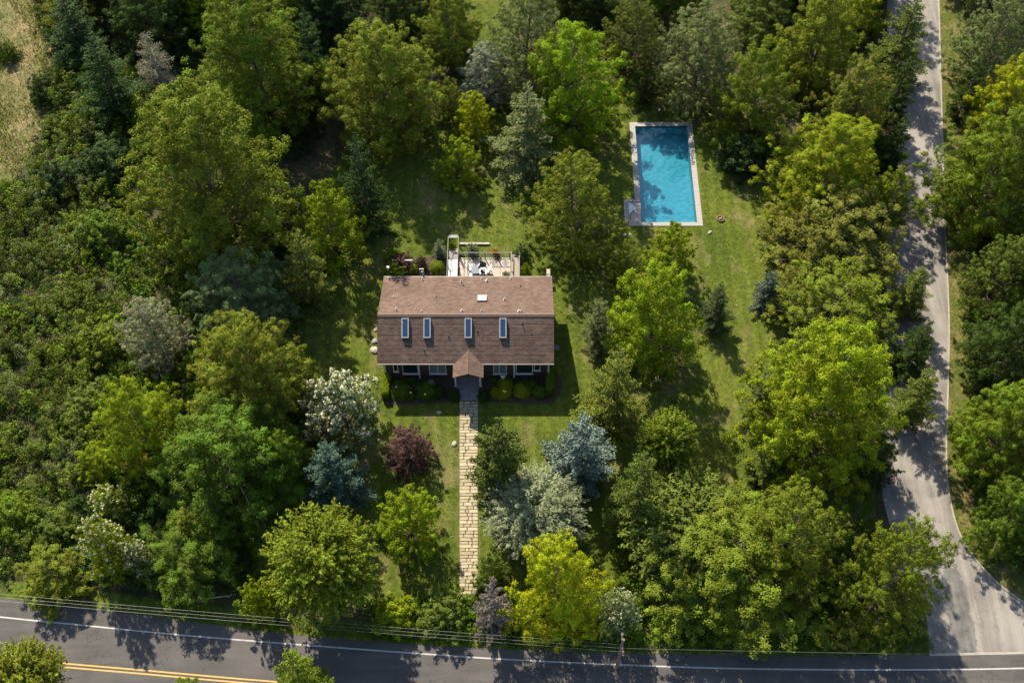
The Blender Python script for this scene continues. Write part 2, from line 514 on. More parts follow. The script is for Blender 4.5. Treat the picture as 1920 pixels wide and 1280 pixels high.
def radial(seed, R, b, clear, nb, L, W, n_per):
    """feathery crown of straight spreading sprays"""
    rng = np.random.default_rng(seed)
    lv, wd = Leaves(), MB()
    zc, H = clear + b, clear + 2 * b
    wd.tube([(0, 0, 0), (.03 * R, .02 * R, H * .4), (0, 0, H * .8)], [.05 * R, .035 * R, .01], 6)
    for i in range(nb):
        u = (i + .5) / nb
        ct = -.5 + 1.48 * u; ct = min(ct, .98)
        st = math.sqrt(max(0, 1 - ct * ct)); az = i * 2.39996 + rng.normal(0, .3)
        out = np.array([st * cos(az), st * sin(az), ct])
        tgt = np.array([0, 0, zc]) + out * np.array([R, R, b]) * rng.uniform(.66, 1.06)
        s0 = np.array([0, 0, clear * .8 + (tgt[2] - clear * .8) * rng.uniform(.3, .6)])
        if i % 3 == 0: wd.tube([s0, s0 + (tgt - s0) * .55], [.012 * R, .005 * R], 3, False)
        tt = rng.uniform(.35, 1.0, n_per) ** .7
        jit = rng.normal(0, .08 * R, (n_per, 3)) * (1.15 - tt)[:, None]
        C = s0 + (tgt - s0) * tt[:, None] + jit + np.array([0, 0, 1]) * (.12 * R * np.sin(tt * pi))[:, None]
        dirn = unit((tgt - s0)[None])
        T = np.repeat(dirn, n_per, 0) + rng.normal(0, .45, (n_per, 3))
        Nn = np.array([0, 0, .8]) + out * .4 + rng.normal(0, .5, (n_per, 3))
        lv.add(C, Nn, T, rng.uniform(.7, 1.3, n_per) * L, rng.uniform(.8, 1.2, n_per) * W, np.clip(rng.normal(.5, .25), 0, 1))
    return lv, wd, H

def conifer(seed, R, H, clear, dz, per, droop, tw, nl, L, W, gap=0.0, bushy=1.0):
    """whorls of boughs with flat side twigs of needles"""
    rng = np.random.default_rng(seed)
    lv, wd = Leaves(), MB()
    wd.tube([(0, 0, 0), (.02 * R, .01 * R, H * .5), (0, 0, H * .985)], [.05 * R + .06, .035 * R + .03, .012], 6)
    z = clear
    while z < H * .985:
        f = (z - clear) / (H - clear)
        Lz = R * (1 - f) ** .85 * (.75 + .25 * min(1, f * 8 + .4)) + .12
        npb = max(4, int(per * (.55 + .45 * (1 - f))))
        a0 = rng.uniform(0, 2 * pi)
        for k in range(npb):
            if rng.random() < gap: continue
            az = a0 + 2 * pi * k / npb + rng.normal(0, .16)
            bl = Lz * rng.uniform(.58, 1.15)
            d = np.array([cos(az), sin(az), 0.0])
            side = np.array([-sin(az), cos(az), 0.0])
            rise = .5 * f - droop * (1 - f)
            zz = z + rng.normal(0, dz * .3)
            def pos(s):  # along the bough: dips, then lifts at the tip
                return np.array([0, 0, zz]) + d * bl * s + np.array([0, 0, 1]) * bl * (rise * s + .22 * droop * s * s * 1.6)
            wd.tube([pos(0), pos(.5), pos(.97)], [.012 * bl + .01, .008 * bl + .006, .004], 3, False)
            nt_ = max(3, int(bl / tw))
            tvb = np.clip(rng.normal(.5, .2), 0, 1)
            for j in range(nt_):
                s = .14 + .86 * (j + rng.uniform(.2, .8)) / nt_
                p = pos(s)
                tl = (.42 * bl * (1 - s) + .16 + .07 * bl) * rng.uniform(.7, 1.2) * bushy
                for sg in (-1, 1):
                    td = unit(d * .75 + side * sg * rng.uniform(.7, 1.1) + np.array([0, 0, rng.normal(-.02, .18)]))
                    q = max(2, int(nl * (tl / .6)))
                    tt = (np.arange(q) + rng.uniform(.2, .8, q)) / q
                    C = p + td * (tt * tl)[:, None] + rng.normal(0, .035, (q, 3))
                    Nn = np.array([0, 0, 1.]) + rng.normal(0, .55, (q, 3))
                    T = td + rng.normal(0, .45, (q, 3)) + np.array([0, 0, .15])
                    lv.add(C, Nn, T, rng.uniform(.8, 1.25, q) * L, W * rng.uniform(.8, 1.2, q), tvb)
        z += dz * rng.uniform(.8, 1.2) * (1 - .35 * f)
    return lv, wd, H

def ball(seed, R, b, n, L, rough=.06, z0=.0):
    rng = np.random.default_rng(seed)
    lv, wd = Leaves(), MB()
    d = unit(rng.normal(size=(n, 3)))
    d[:, 2] = np.abs(d[:, 2]) * 1.05 - .25
    ph = rng.uniform(0, 6.28, (5, 3)); fr = rng.normal(0, 2.6, (5, 3))
    bumpy = sum(np.sin(d @ fr[i] * 1.7 + ph[i][0]) for i in range(5)) * rough
    rr = (1 + bumpy + rng.normal(0, .035, n)) * rng.choice([1, .96, .88, .75], n)
    C = np.array([0, 0, z0 + b * .45]) + d * rr[:, None] * np.array([R, R, b * .95])
    C[:, 2] = np.maximum(C[:, 2], .04)
    lv.add(C, d + rng.normal(0, .45, (n, 3)) + np.array([0, 0, .3]), rng.normal(0, 1, (n, 3)), L * rng.uniform(.7, 1.3, n), L * .6, np.clip(rng.normal(.5, .22, n), 0, 1))
    wd.tube([(0, 0, 0), (0, 0, b * .7)], [.05, .02], 5)
    return lv, wd, b * 1.4

# kind -> template list of (crown mesh, wood mesh, R, vertical half-axis or height, crown centre or None)
def store(kind, res, R, vb, zc, leafmat='leaf', bark='bark', blossom=None):
    lv, wd, H = res
    TEMPL.setdefault(kind, []).append(dict(crown=lv.mesh('crown', M[leafmat]), trunk=wd.mesh('trunk', M[bark]), R=R, vb=vb, zc=zc, H=H,
                                           blossom=blossom.mesh('blossom', M['petal']) if blossom else None))

def make_templates():
    for s in (1, 2):
        store('broad_large', boughed(10 + s, 7.0, 7.6, .8, 118, .54, 74, .18, .24, 2.1, 11, .21, .08), 7.0, 7.6, 8.0)
    for s in (1, 2, 3):
        store('broad', boughed(20 + s, 4.6, 5.0, .5, 72, .43, 70, .145, .26, 1.75 + .2 * s, 10, .20, .08), 4.6, 5.0, 5.2)
    for s in (1, 2):
        store('loose', boughed(30 + s, 4.6, 5.2, .6, 100, .31, 50, .13, .1, 2.3, 10, .18, .07), 4.6, 5.2, 5.6)
    for s in (1, 2):
        store('broad_small', boughed(40 + s, 2.6, 2.6, .2, 48, .28, 54, .115, .2, 1.9, 8, .22, .08), 2.6, 2.6, 2.7)
    for s in (1, 2, 3):
        store('bush', boughed(50 + s, 1.5, 1.25, .02, 44, .18, 30, .10, .1, 2.2, 7, .34, .2), 1.5, 1.25, 1.2)
    for s in (1, 2):
        store('feather', radial(60 + s, 3.8, 3.9, .5, 620, .26, .10, 46), 3.8, 3.9, 4.4)
    store('sage', radial(65, 3.8, 3.0, .4, 620, .22, .07, 56), 3.8, 3.0, 3.4)
    for s in (1, 2):
        store('fir', conifer(70 + s, 3.3, 9.5, .4, .70, 8, .18, .13, 15, .16, .085, 0.10, .72), 3.3, 9.5, None, 'needle')
    for s in (1, 2):
        store('spruce', conifer(80 + s, 2.9, 5.6, .25, .50, 10, .0, .12, 16, .16, .09, 0.08, .62), 2.9, 5.6, None, 'needle')
    store('sparse', conifer(90, 2.6, 8.0, .5, .5, 7, .12, .2, 8, .17, .06, .12), 2.6, 8.0, None, 'needle', 'palebark')
    for s, step, kd in ((1, 19, 'blossom'), (2, 42, 'blossom_sparse'), (3, 48, 'blossom_sparse')):
        r = boughed(100 + s, 2.9, 2.6, .4, 70, .26, 28, .14, .15, 2.0, 9)
        bl = Leaves(); rng = np.random.default_rng(110 + s)
        C = np.concatenate(r[0].C)[::step]
        cen = np.array([0, 0, 3.1])
        ok = unit(C - cen)[:, 2] > -.45
        C = C[ok]; o_ = unit(C - cen)
        C = C + o_ * .06
        add_tufts(bl, C, .14, 11, .12, .10, rng, up=.5)
        store(kd, r, 2.9, 2.6, 3.1, blossom=bl)
    store('dome', ball(130, 2.5, 2.4, 26000, .125, .07), 2.5, 2.4, None)
    for s in (1, 2):
        store('ball', ball(120 + s, 1.0, 1.0, 5200, .085), 1.0, 1.0, None)
make_templates()

# colours of the living leaf; the front mounds' yellow-green is brightened to mimic sun
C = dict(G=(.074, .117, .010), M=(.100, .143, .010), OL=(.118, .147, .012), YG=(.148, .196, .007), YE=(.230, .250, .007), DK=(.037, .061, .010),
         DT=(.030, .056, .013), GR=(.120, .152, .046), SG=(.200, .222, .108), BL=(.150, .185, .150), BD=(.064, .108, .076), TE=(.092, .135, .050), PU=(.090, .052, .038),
         LI=(.23, .20, .175), BR=(.126, .142, .019), GB=(.15, .145, .085), SV=(.19, .22, .15), W=(.58, .56, .44), OC=(.090, .120, .017), OR=(.3, .18, .01),
         YM=(.21, .255, .009), GD=(.060, .078, .026), BS=(.110, .135, .085), DG=(.080, .112, .022))
RNG = random.Random(5)
COUNT = {}
def place(kind, name, cx, cy, wpx, hpx, col, label, cat='tree', group=None, rz=None, vary=.06):
    """one plant whose crown covers wpx x hpx pixels round (cx, cy) of the photograph"""
    T = TEMPL[kind]
    i = COUNT.get(kind, 0); COUNT[kind] = i + 1
    t = T[i % len(T)]
    p = G(cx, cy, 0); e = elev_at(p)
    if t['zc'] is not None:
        z = 4.0
        for _ in range(3):
            p = G(cx, cy, z); s = scale_at(p); e = elev_at(p)
            R = wpx / 2 / s
            q = (hpx / wpx) ** 2 - sin(e) ** 2
            b = R * max(.62, math.sqrt(max(q, 0)) / cos(e)); b = min(b, (1.4 if e < radians(60) else 1.75) * R)
            sz = b / t['vb']; z = t['zc'] * sz
        base = np.array([p[0], p[1], 0]); sx = R / t['R']
    else:
        s = scale_at(p); R = wpx / 2 / s
        if kind in ('fir', 'spruce', 'sparse'): cy += .11 * hpx
        for _ in range(3):
            H = max((hpx / s - R * sin(e)) / cos(e), 1.1 * R)
            yb = cy + hpx / 2 - R * sin(e) * s
            p = G(cx, yb, 0); s = scale_at(p); e = elev_at(p); R = wpx / 2 / s
        base = p
        sx = R / t['R']; sz = H / t['vb']
        if kind in ('ball', 'dome'): sz = max(.55, min(1.3, (hpx / s) / (2 * R * .92))) * R / t['vb']
    o = empty(name, base, RNG.uniform(0, 6.28) if rz is None else rz)
    o.scale = (sx, sx, sz)
    tag(o, label, cat, group)
    c = [max(.003, v * RNG.uniform(1 - vary, 1 + vary)) for v in C[col]]
    k = bpy.data.objects.new('crown', t['crown']); k.color = (*c, 1); link(k, o)
    k = bpy.data.objects.new('trunk', t['trunk']); link(k, o)
    if t['blossom']:
        k = bpy.data.objects.new('blossom', t['blossom']); k.color = (*C['W'], 1); link(k, o)
    return o

# ------------------------------------------------------------------ the setting
def smooth_line(pts, n=10):
    pts = [np.array(p, float) for p in pts]
    out = []
    for i in range(len(pts) - 1):
        p0, p1, p2, p3 = pts[max(i - 1, 0)], pts[i], pts[i + 1], pts[min(i + 2, len(pts) - 1)]
        for k in range(n):
            t = k / n
            out.append(.5 * ((2 * p1) + (-p0 + p2) * t + (2 * p0 - 5 * p1 + 4 * p2 - p3) * t * t + (-p0 + 3 * p1 - 3 * p2 + p3) * t ** 3))
    out.append(pts[-1])
    return out

def offset_line(pts, d):
    out = []
    for i, p in enumerate(pts):
        v = pts[min(i + 1, len(pts) - 1)] - pts[max(i - 1, 0)]
        v = v / np.linalg.norm(v)
        out.append(p + np.array([-v[1], v[0], 0]) * d)
    return out

def ribbon(name, A, B, z, mat, thick=0):
    mb = MB()
    for i in range(len(A) - 1):
        mb.quad((A[i][0], A[i][1], z), (B[i][0], B[i][1], z), (B[i + 1][0], B[i + 1][1], z), (A[i + 1][0], A[i + 1][1], z))
    return mb.build(name, mat)

def sheet(name, poly, z, mat, rag=0, seed=1):
    """flat patch with a ragged outline"""
    pts = poly + [poly[0]]
    pts = smooth_line(pts, 12)[:-1]
    rng = random.Random(seed)
    mb = MB()
    mb.quad(*[(p[0] + rng.uniform(-rag, rag), p[1] + rng.uniform(-rag, rag), z) for p in pts])
    return mb.build(name, mat)

def PX(l, z=0): return [G(x, y, z) for x, y in l]

gm = MB()
pool_x0, pool_x1, pool_y0, pool_y1 = 11.32, 17.34, 12.33, 24.87     # outside of the coping
NX0, NY1 = 10.27, 15.36                                              # the shallow corner
cop = .52
HX0, HX1, HY0, HY1 = NX0 + .3, pool_x1 - .3, pool_y0 + .3, pool_y1 - .3   # opening in the earth
S_ = 600
for (x0, x1, y0, y1) in ((-S_, HX0, -S_, S_), (HX1, S_, -S_, S_), (HX0, HX1, -S_, HY0), (HX0, HX1, HY1, S_)):
    gm.quad((x0, y0, 0), (x1, y0, 0), (x1, y1, 0), (x0, y1, 0))
gm.quad((HX0, NY1 - .2, 0), (pool_x0 + .3, NY1 - .2, 0), (pool_x0 + .3, HY1, 0), (HX0, HY1, 0))
tag(gm.build('ground', M['soil']), kind='structure')

lawn_poly = PX([(560, 480), (640, 300), (860, 180), (880, -80), (1010, -90), (1060, 180), (1200, 130), (1350, 150), (1500, 300), (1640, 330), (1640, 930), (1640, 1180), (1200, 1180), (700, 1140), (440, 1110), (450, 900), (560, 830), (545, 640)])
# lawn as strips round the pool opening
def clip(poly, axis, val, keep_less):
    out = []
    for i in range(len(poly)):
        a, b2 = poly[i], poly[(i + 1) % len(poly)]
        ia, ib = (a[axis] <= val) == keep_less, (b2[axis] <= val) == keep_less
        if ia: out.append(a)
        if ia != ib:
            t_ = (val - a[axis]) / (b2[axis] - a[axis]); out.append(a + (b2 - a) * t_)
    return out
lp = smooth_line(lawn_poly + [lawn_poly[0]], 10)[:-1]
lm = MB()
mid_strip = clip(clip(lp, 0, HX0, False), 0, HX1, True)
for piece in (clip(lp, 0, HX0, True), clip(lp, 0, HX1, False), clip(mid_strip, 1, HY0, True), clip(mid_strip, 1, HY1, False)):
    if len(piece) > 2: lm.quad(*[(p[0], p[1], .004) for p in piece])
lm.quad((HX0, NY1 - .2, .004), (pool_x0 + .3, NY1 - .2, .004), (pool_x0 + .3, HY1, .004), (HX0, HY1, .004))
tag(lm.build('lawn', M['lawn']), kind='structure')

field_poly = PX([(-700, -400), (150, -400), (112, -60), (98, 60), (80, 160), (70, 260), (35, 330), (-40, 420), (-700, 500)])
tag(sheet('field', field_poly, .004, M['field'], .3), kind='structure')

# main road
top_edge = smooth_line(PX([(-900, 1010), (-400, 1075), (0, 1121), (250, 1150), (500, 1184), (740, 1205), (960, 1217), (1200, 1224), (1500, 1229), (1920, 1225), (2400, 1208), (3000, 1180)]), 8)
bot_edge = offset_line(top_edge, -8.4)
tag(ribbon('road', top_edge, bot_edge, .012, M['road']), kind='structure')
wl = smooth_line(PX([(-900, 1052), (-400, 1113), (0, 1156), (160, 1172), (320, 1188), (500, 1203), (750, 1222), (960, 1236), (1200, 1247), (1400, 1253), (1650, 1255), (1920, 1252), (2400, 1237), (3000, 1210)]), 8)
road_white = ribbon('white_line', offset_line(wl, .055), offset_line(wl, -.055), .016, M['white_line']); tag(road_white, kind='structure')
yl = offset_line(wl, -3.15)
yp = smooth_line(PX([(-900, 1136), (-400, 1190), (0, 1230), (110, 1242), (260, 1255), (500, 1276), (800, 1298), (1200, 1320), (1650, 1330), (2400, 1320)]), 8)
for k in (0, 1):
    d0 = -.26 * k
    tag(ribbon('yellow_line', offset_line(yp, d0 + .055), offset_line(yp, d0 - .055), .016, M['yellow_line']), kind='structure')

# side lane, opening out into the road
r_edge = smooth_line(PX([(1752, -260), (1756, -100), (1759, 0), (1763, 150), (1767, 300), (1772, 450), (1778, 600), (1776, 730), (1773, 850), (1779, 930), (1800, 1005), (1848, 1072), (1920, 1130), (2030, 1175), (2200, 1216)]), 8)
l_edge = smooth_line(PX([(1665, -260), (1666, -100), (1664, 0), (1664, 150), (1663, 300), (1662, 450), (1661, 600), (1655, 730), (1650, 850), (1655, 930), (1676, 1005), (1706, 1072), (1730, 1130), (1740, 1180), (1743, 1228)]), 8)
tag(ribbon('lane', l_edge, r_edge, .008, M['lane']), kind='structure')
tag(sheet('asphalt_patch', PX([(1775, 1050), (1790, 1052), (1808, 1110), (1822, 1160), (1832, 1220), (1800, 1221), (1776, 1150), (1766, 1090)]), .0115, M['patch'], .12, 3), kind='structure')
j0 = PX([(1743, 1227), (1920, 1223), (2190, 1215)])
tag(ribbon('road_seam', offset_line(j0, .09), offset_line(j0, -.09), .0155, M['kerb']), kind='structure')
kb = MB()
ro = offset_line(r_edge, .0)
rng_ = random.Random(8)
for i in range(len(ro) - 1):
    a, b2 = ro[i], ro[i + 1]
    d = (b2 - a); ln = np.linalg.norm(d); d = d / ln; nrm = np.array([-d[1], d[0], 0])
    kb.obox((a + b2) / 2 + np.array([0, 0, .03]) + nrm * .05, d * ln * .5, nrm * .06, (0, 0, .04))
tag(kb.build('kerb', M['kerb']), kind='structure')
vr = offset_line(r_edge, .12)
tag(ribbon('grass_verge', offset_line(r_edge, 2.6), vr, .006, M['verge']), kind='structure')
tag(ribbon('roadside_grass', offset_line(top_edge[:72], 1.4), [p for p in top_edge[:72]], .007, M['lawn']), kind='structure')

# garden path of laid stones
path_l = [G(861, 752), G(861, 900), G(861, 1040), G(861, 1116)]
path_r = [G(897, 752), G(897, 900), G(897, 1040), G(897, 1116)]
pl_, pr_ = smooth_line(path_l, 6), smooth_line(path_r, 6)
pth = ribbon('path', pl_, pr_, .010, M['joint']); tag(pth, kind='structure')
prng = random.Random(21)
stones = []
for mk in ('stone', 'stone_b', 'stone_c', 'stone'):
    mb = MB(); mb.obox((0, 0, 0), (.47, .03, 0), (-.02, .46, 0), (0, 0, .5))
    v = mb.v
    mb.v = [(x * (.94 if z > 0 else 1) + prng.uniform(-.03, .03), y * (.9 if z > 0 else 1) + prng.uniform(-.04, .04), z) for x, y, z in v]
    stones.append(mb.mesh('paving_stone', M[mk]))
y = -5.84
while y > -22.4:
    dy = prng.uniform(.24, .33)
    f = (y + 5.82) / (-22.31 + 5.82)
    xl, xr = -4.36 + .39 * f, -2.78 + .25 * f
    cuts = [0] + sorted(prng.sample([.24, .33, .42, .5, .58, .68, .76], prng.choice([1, 2, 2, 3]))) + [1]
    cuts = [c for i, c in enumerate(cuts) if i == 0 or c - cuts[i - 1] > .12]
    if cuts[-1] != 1: cuts[-1] = 1
    for a, b2 in zip(cuts[:-1], cuts[1:]):
        x0, x1 = xl + (xr - xl) * a, xl + (xr - xl) * b2
        o = bpy.data.objects.new('paving_stone', prng.choice(stones))
        o.location = ((x0 + x1) / 2, y - dy / 2, .02 + prng.uniform(0, .012))
        o.scale = (x1 - x0 - .03, dy * .97, .07)
        o.rotation_euler = (prng.uniform(-.02, .02), prng.uniform(-.02, .02), prng.uniform(-.03, .03))
        link(o, pth)
    y -= dy

# ------------------------------------------------------------------ the house
EZ, RZ, BZ = 3.1, 5.1, 3.0
FY, RY, BY = -4.03, -.63, 4.60
X0, X1 = -10.92, 3.41
house = empty('house', ((X0 + X1) / 2, 0, 0))
tag(house, 'brown clapboard house with a shingled gable roof and small front porch', 'house')
HO = np.array([(X0 + X1) / 2, 0, 0])
def hp(mb, name, mat, parent=None, smooth=False):
    """mesh given in world coordinates, hung on the house"""
    mb.v = [(x - HO[0], y - HO[1], z - HO[2]) for x, y, z in mb.v]
    return mb.build(name, mat, parent or house, smooth)
WY0, WY1, WX0, WX1 = FY + .45, BY - .42, X0 + .5, X1 - .5
# clapboard walls: each course tilts out a little
def clap(mb, ax, c, lo, hi, z0, z1, sgn):
    nz = int((z1 - z0) / .16)
    for i in range(nz):
        a, b2 = z0 + (z1 - z0) * i / nz, z0 + (z1 - z0) * (i + 1) / nz
        o1, o0 = c + sgn * .022, c
        P = lambda u, v_, zz: (u, v_, zz) if ax == 'x' else (v_, u, zz)
        mb.quad(P(lo, o1, a), P(hi, o1, a), P(hi, o0, b2), P(lo, o0, b2))
        mb.quad(P(lo, o0, a), P(hi, o0, a), P(hi, o1, a), P(lo, o1, a))
wl_ = MB(); clap(wl_, 'x', WY0, WX0, WX1, 0, EZ + .1, -1); clap(wl_, 'x', WY1, WX0, WX1, 0, BZ + .1, 1)
clap(wl_, 'y', WX0, WY0, WY1, 0, EZ + .1, -1); clap(wl_, 'y', WX1, WY0, WY1, 0, EZ + .1, 1)
for xx in (WX0, WX1):
    wl_.quad((xx, WY0, EZ), (xx, WY1, BZ), (xx, RY, RZ - .12))
hp(wl_, 'wall', M['siding'])
# roof slopes laid in stepped courses, running over a thick deck
def slope(eave_y, eave_z, n, mat):
    """stepped shingle courses from eave to ridge, in a plane object whose own axes follow the slope"""
    L_ = math.hypot(RY - eave_y, RZ - eave_z); sg = 1 if RY > eave_y else -1
    ang = math.atan2(RZ - eave_z, abs(RY - eave_y))
    mb = MB(); wd = X1 - X0
    rr = random.Random(n)
    for i in range(n):
        a, b2 = L_ * i / n, L_ * (i + 1) / n
        h = (.016 if sg > 0 else .02) + rr.uniform(-.004, .006)
        mb.quad((0, a, h), (wd, a, h), (wd, b2, 0.006), (0, b2, 0.006))
        mb.quad((0, a, 0), (wd, a, 0), (wd, a, h), (0, a, h))
    mb.quad((0, 0, 0), (0, L_, 0), (0, L_, -.14), (0, 0, -.14)); mb.quad((wd, 0, -.14), (wd, L_, -.14), (wd, L_, 0), (wd, 0, 0))
    mb.quad((0, 0, -.14), (wd, 0, -.14), (wd, 0, 0), (0, 0, 0)); mb.quad((0, 0, -.14), (0, L_, -.14), (wd, L_, -.14), (wd, 0, -.14))
    o = mb.build('roof', mat, house)
    if sg > 0:
        o.location = (X0 - HO[0], eave_y, eave_z); o.rotation_euler = (ang, 0, 0)
    else:
        o.location = (X1 - HO[0], eave_y, eave_z); o.rotation_euler = (ang, 0, pi)
    return o
roof_f = slope(FY, EZ, 27, M['shingle']); roof_b = slope(BY, BZ, 38, M['shingle'])
tag(roof_f, label='darker front roof slope with four raised skylights'); tag(roof_b, label='sunlit rear roof slope dotted with vents')
nF = np.array([0, -(RZ - EZ), (RY - FY)]); nF = nF / np.linalg.norm(nF)
nB = np.array([0, (RZ - BZ), (BY - RY)]); nB = nB / np.linalg.norm(nB)
uF = np.array([0, RY - FY, RZ - EZ]); uF /= np.linalg.norm(uF)
uB = np.array([0, RY - BY, RZ - BZ]); uB /= np.linalg.norm(uB)
EX = np.array([1., 0, 0])
capm = MB()
x = X0 - .02
while x < X1:
    x2 = min(x + .3, X1 + .02)
    capm.obox(((x + x2) / 2, RY - .08, RZ - .03 + .02), (.5 * (x2 - x), 0, 0), uF * .10, nF * .018)
    capm.obox(((x + x2) / 2, RY + .08, RZ - .015 + .02), (.5 * (x2 - x), 0, 0), uB * .10, nB * .018)
    x = x2
hp(capm, 'ridge_cap', M['cap'])
gut = MB(); gut.box(X0, X1, FY - .09, FY - .003, EZ - .13, EZ - .02)
GP = plain('gutter_paint', (.24, .20, .17), .5, .1, 3)
hp(gut, 'gutter', GP)
gut = MB(); gut.box(X0, X1, BY + .003, BY + .09, BZ - .13, BZ - .02); hp(gut, 'gutter', GP)
for xx in (X0 - .03, X1 + .004):
    bb = MB()
    bb.quad((xx, FY, EZ - .17), (xx, RY, RZ - .17), (xx, RY, RZ + .02), (xx, FY, EZ + .02))
    bb.quad((xx, RY, RZ - .17), (xx, BY, BZ - .17), (xx, BY, BZ + .02), (xx, RY, RZ + .02))
    hp(bb, 'bargeboard', plain('bargeboard', (.17, .10, .075), .7, .15, 4))
# skylights on the front slope
for px in (760, 801, 878, 943):
    c = plane_hit(px, 615, (0, FY, EZ), nF)
    cb = MB(); hw, hl, hh = .29, .80, .22
    for s in (-1, 1):
        cb.obox(c + EX * s * (hw - .04) + nF * hh * .5, EX * .04, uF * hl, nF * hh * .5)
        cb.obox(c + uF * s * (hl - .04) + nF * hh * .5, EX * (hw - .08), uF * .04, nF * hh * .5)
    k = hp(cb, 'skylight', M['frame'])
    gb = MB(); gb.obox(c + nF * (hh - .03), EX * (hw - .08), uF * (hl - .08), nF * .012)
    sm = bpy.data.materials.get('skylight_glass')
    if not sm:
        sm, t, b, o_ = newmat('skylight_glass')
        b.inputs['Base Color'].default_value = (.018, .045, .09, 1); b.inputs['Roughness'].default_value = .12; b.inputs['Specular IOR Level'].default_value = .9
    g_ = hp(gb, 'pane', sm, k)
c = plane_hit(904, 561, (0, BY, BZ), nB)
cb = MB()
for s in (-1, 1):
    cb.obox(c + EX * s * .33 + nB * .09, EX * .05, uB * .40, nB * .09)
    cb.obox(c + uB * s * .36 + nB * .09, EX * .28, uB * .04, nB * .09)
k = hp(cb, 'skylight', M['metal'])
gb = MB(); gb.obox(c + nB * .13, EX * .28, uB * .32, nB * .015)
hp(gb, 'dome', M['white'], k)
# vents and pipes
for (px, py, r, hgt) in ((730, 525, .07, .3), (792, 525, .10, .3), (865, 529, .1, .28), (869, 535, .07, .1), (903, 523, .1, .12), (913, 527, .13, .24), (958, 523, .1, .18),
                         (738, 558, .09, .16), (946, 562, .11, .26), (743, 581, .09, .22), (791, 584, .09, .14), (866, 583, .12, .2), (903, 583, .09, .16), (973, 584, .13, .2),
                         (977.5, 584, .09, .22), (818, 557, .06, .12), (976, 537, .07, .15), (979, 607, .07, .2), (996, 627, .05, .08), (841, 631, .07, .1), (895, 621, .07, .08), (795, 657, .06, .1)):
    front = py > 590
    c = plane_hit(px, py, (0, FY, EZ) if front else (0, BY, BZ), nF if front else nB)
    r *= .64; hgt *= .8; vb = MB(); vb.lathe([(r * 1.5, -.06), (r * 1.5, .03), (r * .75, .05), (r * .75, hgt), (r * 1.1, hgt), (r * 1.1, hgt + .05), (r * .5, hgt + .09)], c, 10)
    hp(vb, 'roof_vent', M['metal'] if r > .047 else M['darkmetal'])

# front wall: windows, posts
def wx(px): return plane_hit(px, 695, (0, WY0, 0), np.array([0, -1., 0]))[0]
def wz(py): return plane_hit(873, py, (0, WY0, 0), np.array([0, -1., 0]))[2]
def window(x0, x1, z0, z1, mull=(), sash=0, mat='glass', fr=.07):
    f = MB(); yo, yi = WY0 - .075, WY0 - .024
    f.box(x0, x0 + fr, yo, yi, z0, z1); f.box(x1 - fr, x1, yo, yi, z0, z1)
    f.box(x0 + fr, x1 - fr, yo, yi, z0, z0 + fr); f.box(x0 + fr, x1 - fr, yo, yi, z1 - fr, z1)
    for u in mull: f.box(x0 + (x1 - x0) * u - fr * .5, x0 + (x1 - x0) * u + fr * .5, yo + .004, yi, z0 + fr, z1 - fr)
    o = hp(f, 'window', M['trim'])
    us = [0] + list(mull) + [1]
    for a, b2 in zip(us[:-1], us[1:]):
        g = MB(); g.box(x0 + (x1 - x0) * a + fr * .45, x0 + (x1 - x0) * b2 - fr * .45, yi - .022, yi - .006, z0 + fr * .6, z1 - fr * .6)
        hp(g, 'pane', M[mat], o)
    s = MB(); s.box(x0 - .05, x1 + .05, yo - .06, yi, z0 - .08, z0 - .003)
    hp(s, 'sill', M['trim'], o)
for (a, b2, zb, mull, mat) in ((738, 747.5, 695, (), 'glass'), (755, 785, 699, (), 'glass'), (805, 837, 699, (.5,), 'curtain'), (925, 950, 699, (.45,), 'curtain'), (967, 999, 699, (), 'glass'), (1001, 1013, 693, (), 'glass')):
    window(wx(a), wx(b2), max(.35, wz(zb)), 2.45, mull, 0, mat)
for a in (722, 786, 964, 1028):
    f = MB(); xx = wx(a); f.box(xx - .07, xx + .07, WY0 - .12, WY0 - .026, .05, EZ - .2)
    hp(f, 'downpipe' if a in (786, 964) else 'corner_board', M['trim'])
# back wall
for (a, b2, z0, z1) in ((-9.6, -8.2, .9, 2.3), (-4.6, -2.6, .15, 2.3), (-.9, .9, .9, 2.3)):
    f = MB(); f.box(a, b2, WY1 + .024, WY1 + .08, z0, z1)
    o = hp(f, 'window', M['trim'])
    g = MB(); g.box(a + .1, b2 - .1, WY1 + .081, WY1 + .09, z0 + .1, z1 - .1); hp(g, 'pane', M['glass'], o)
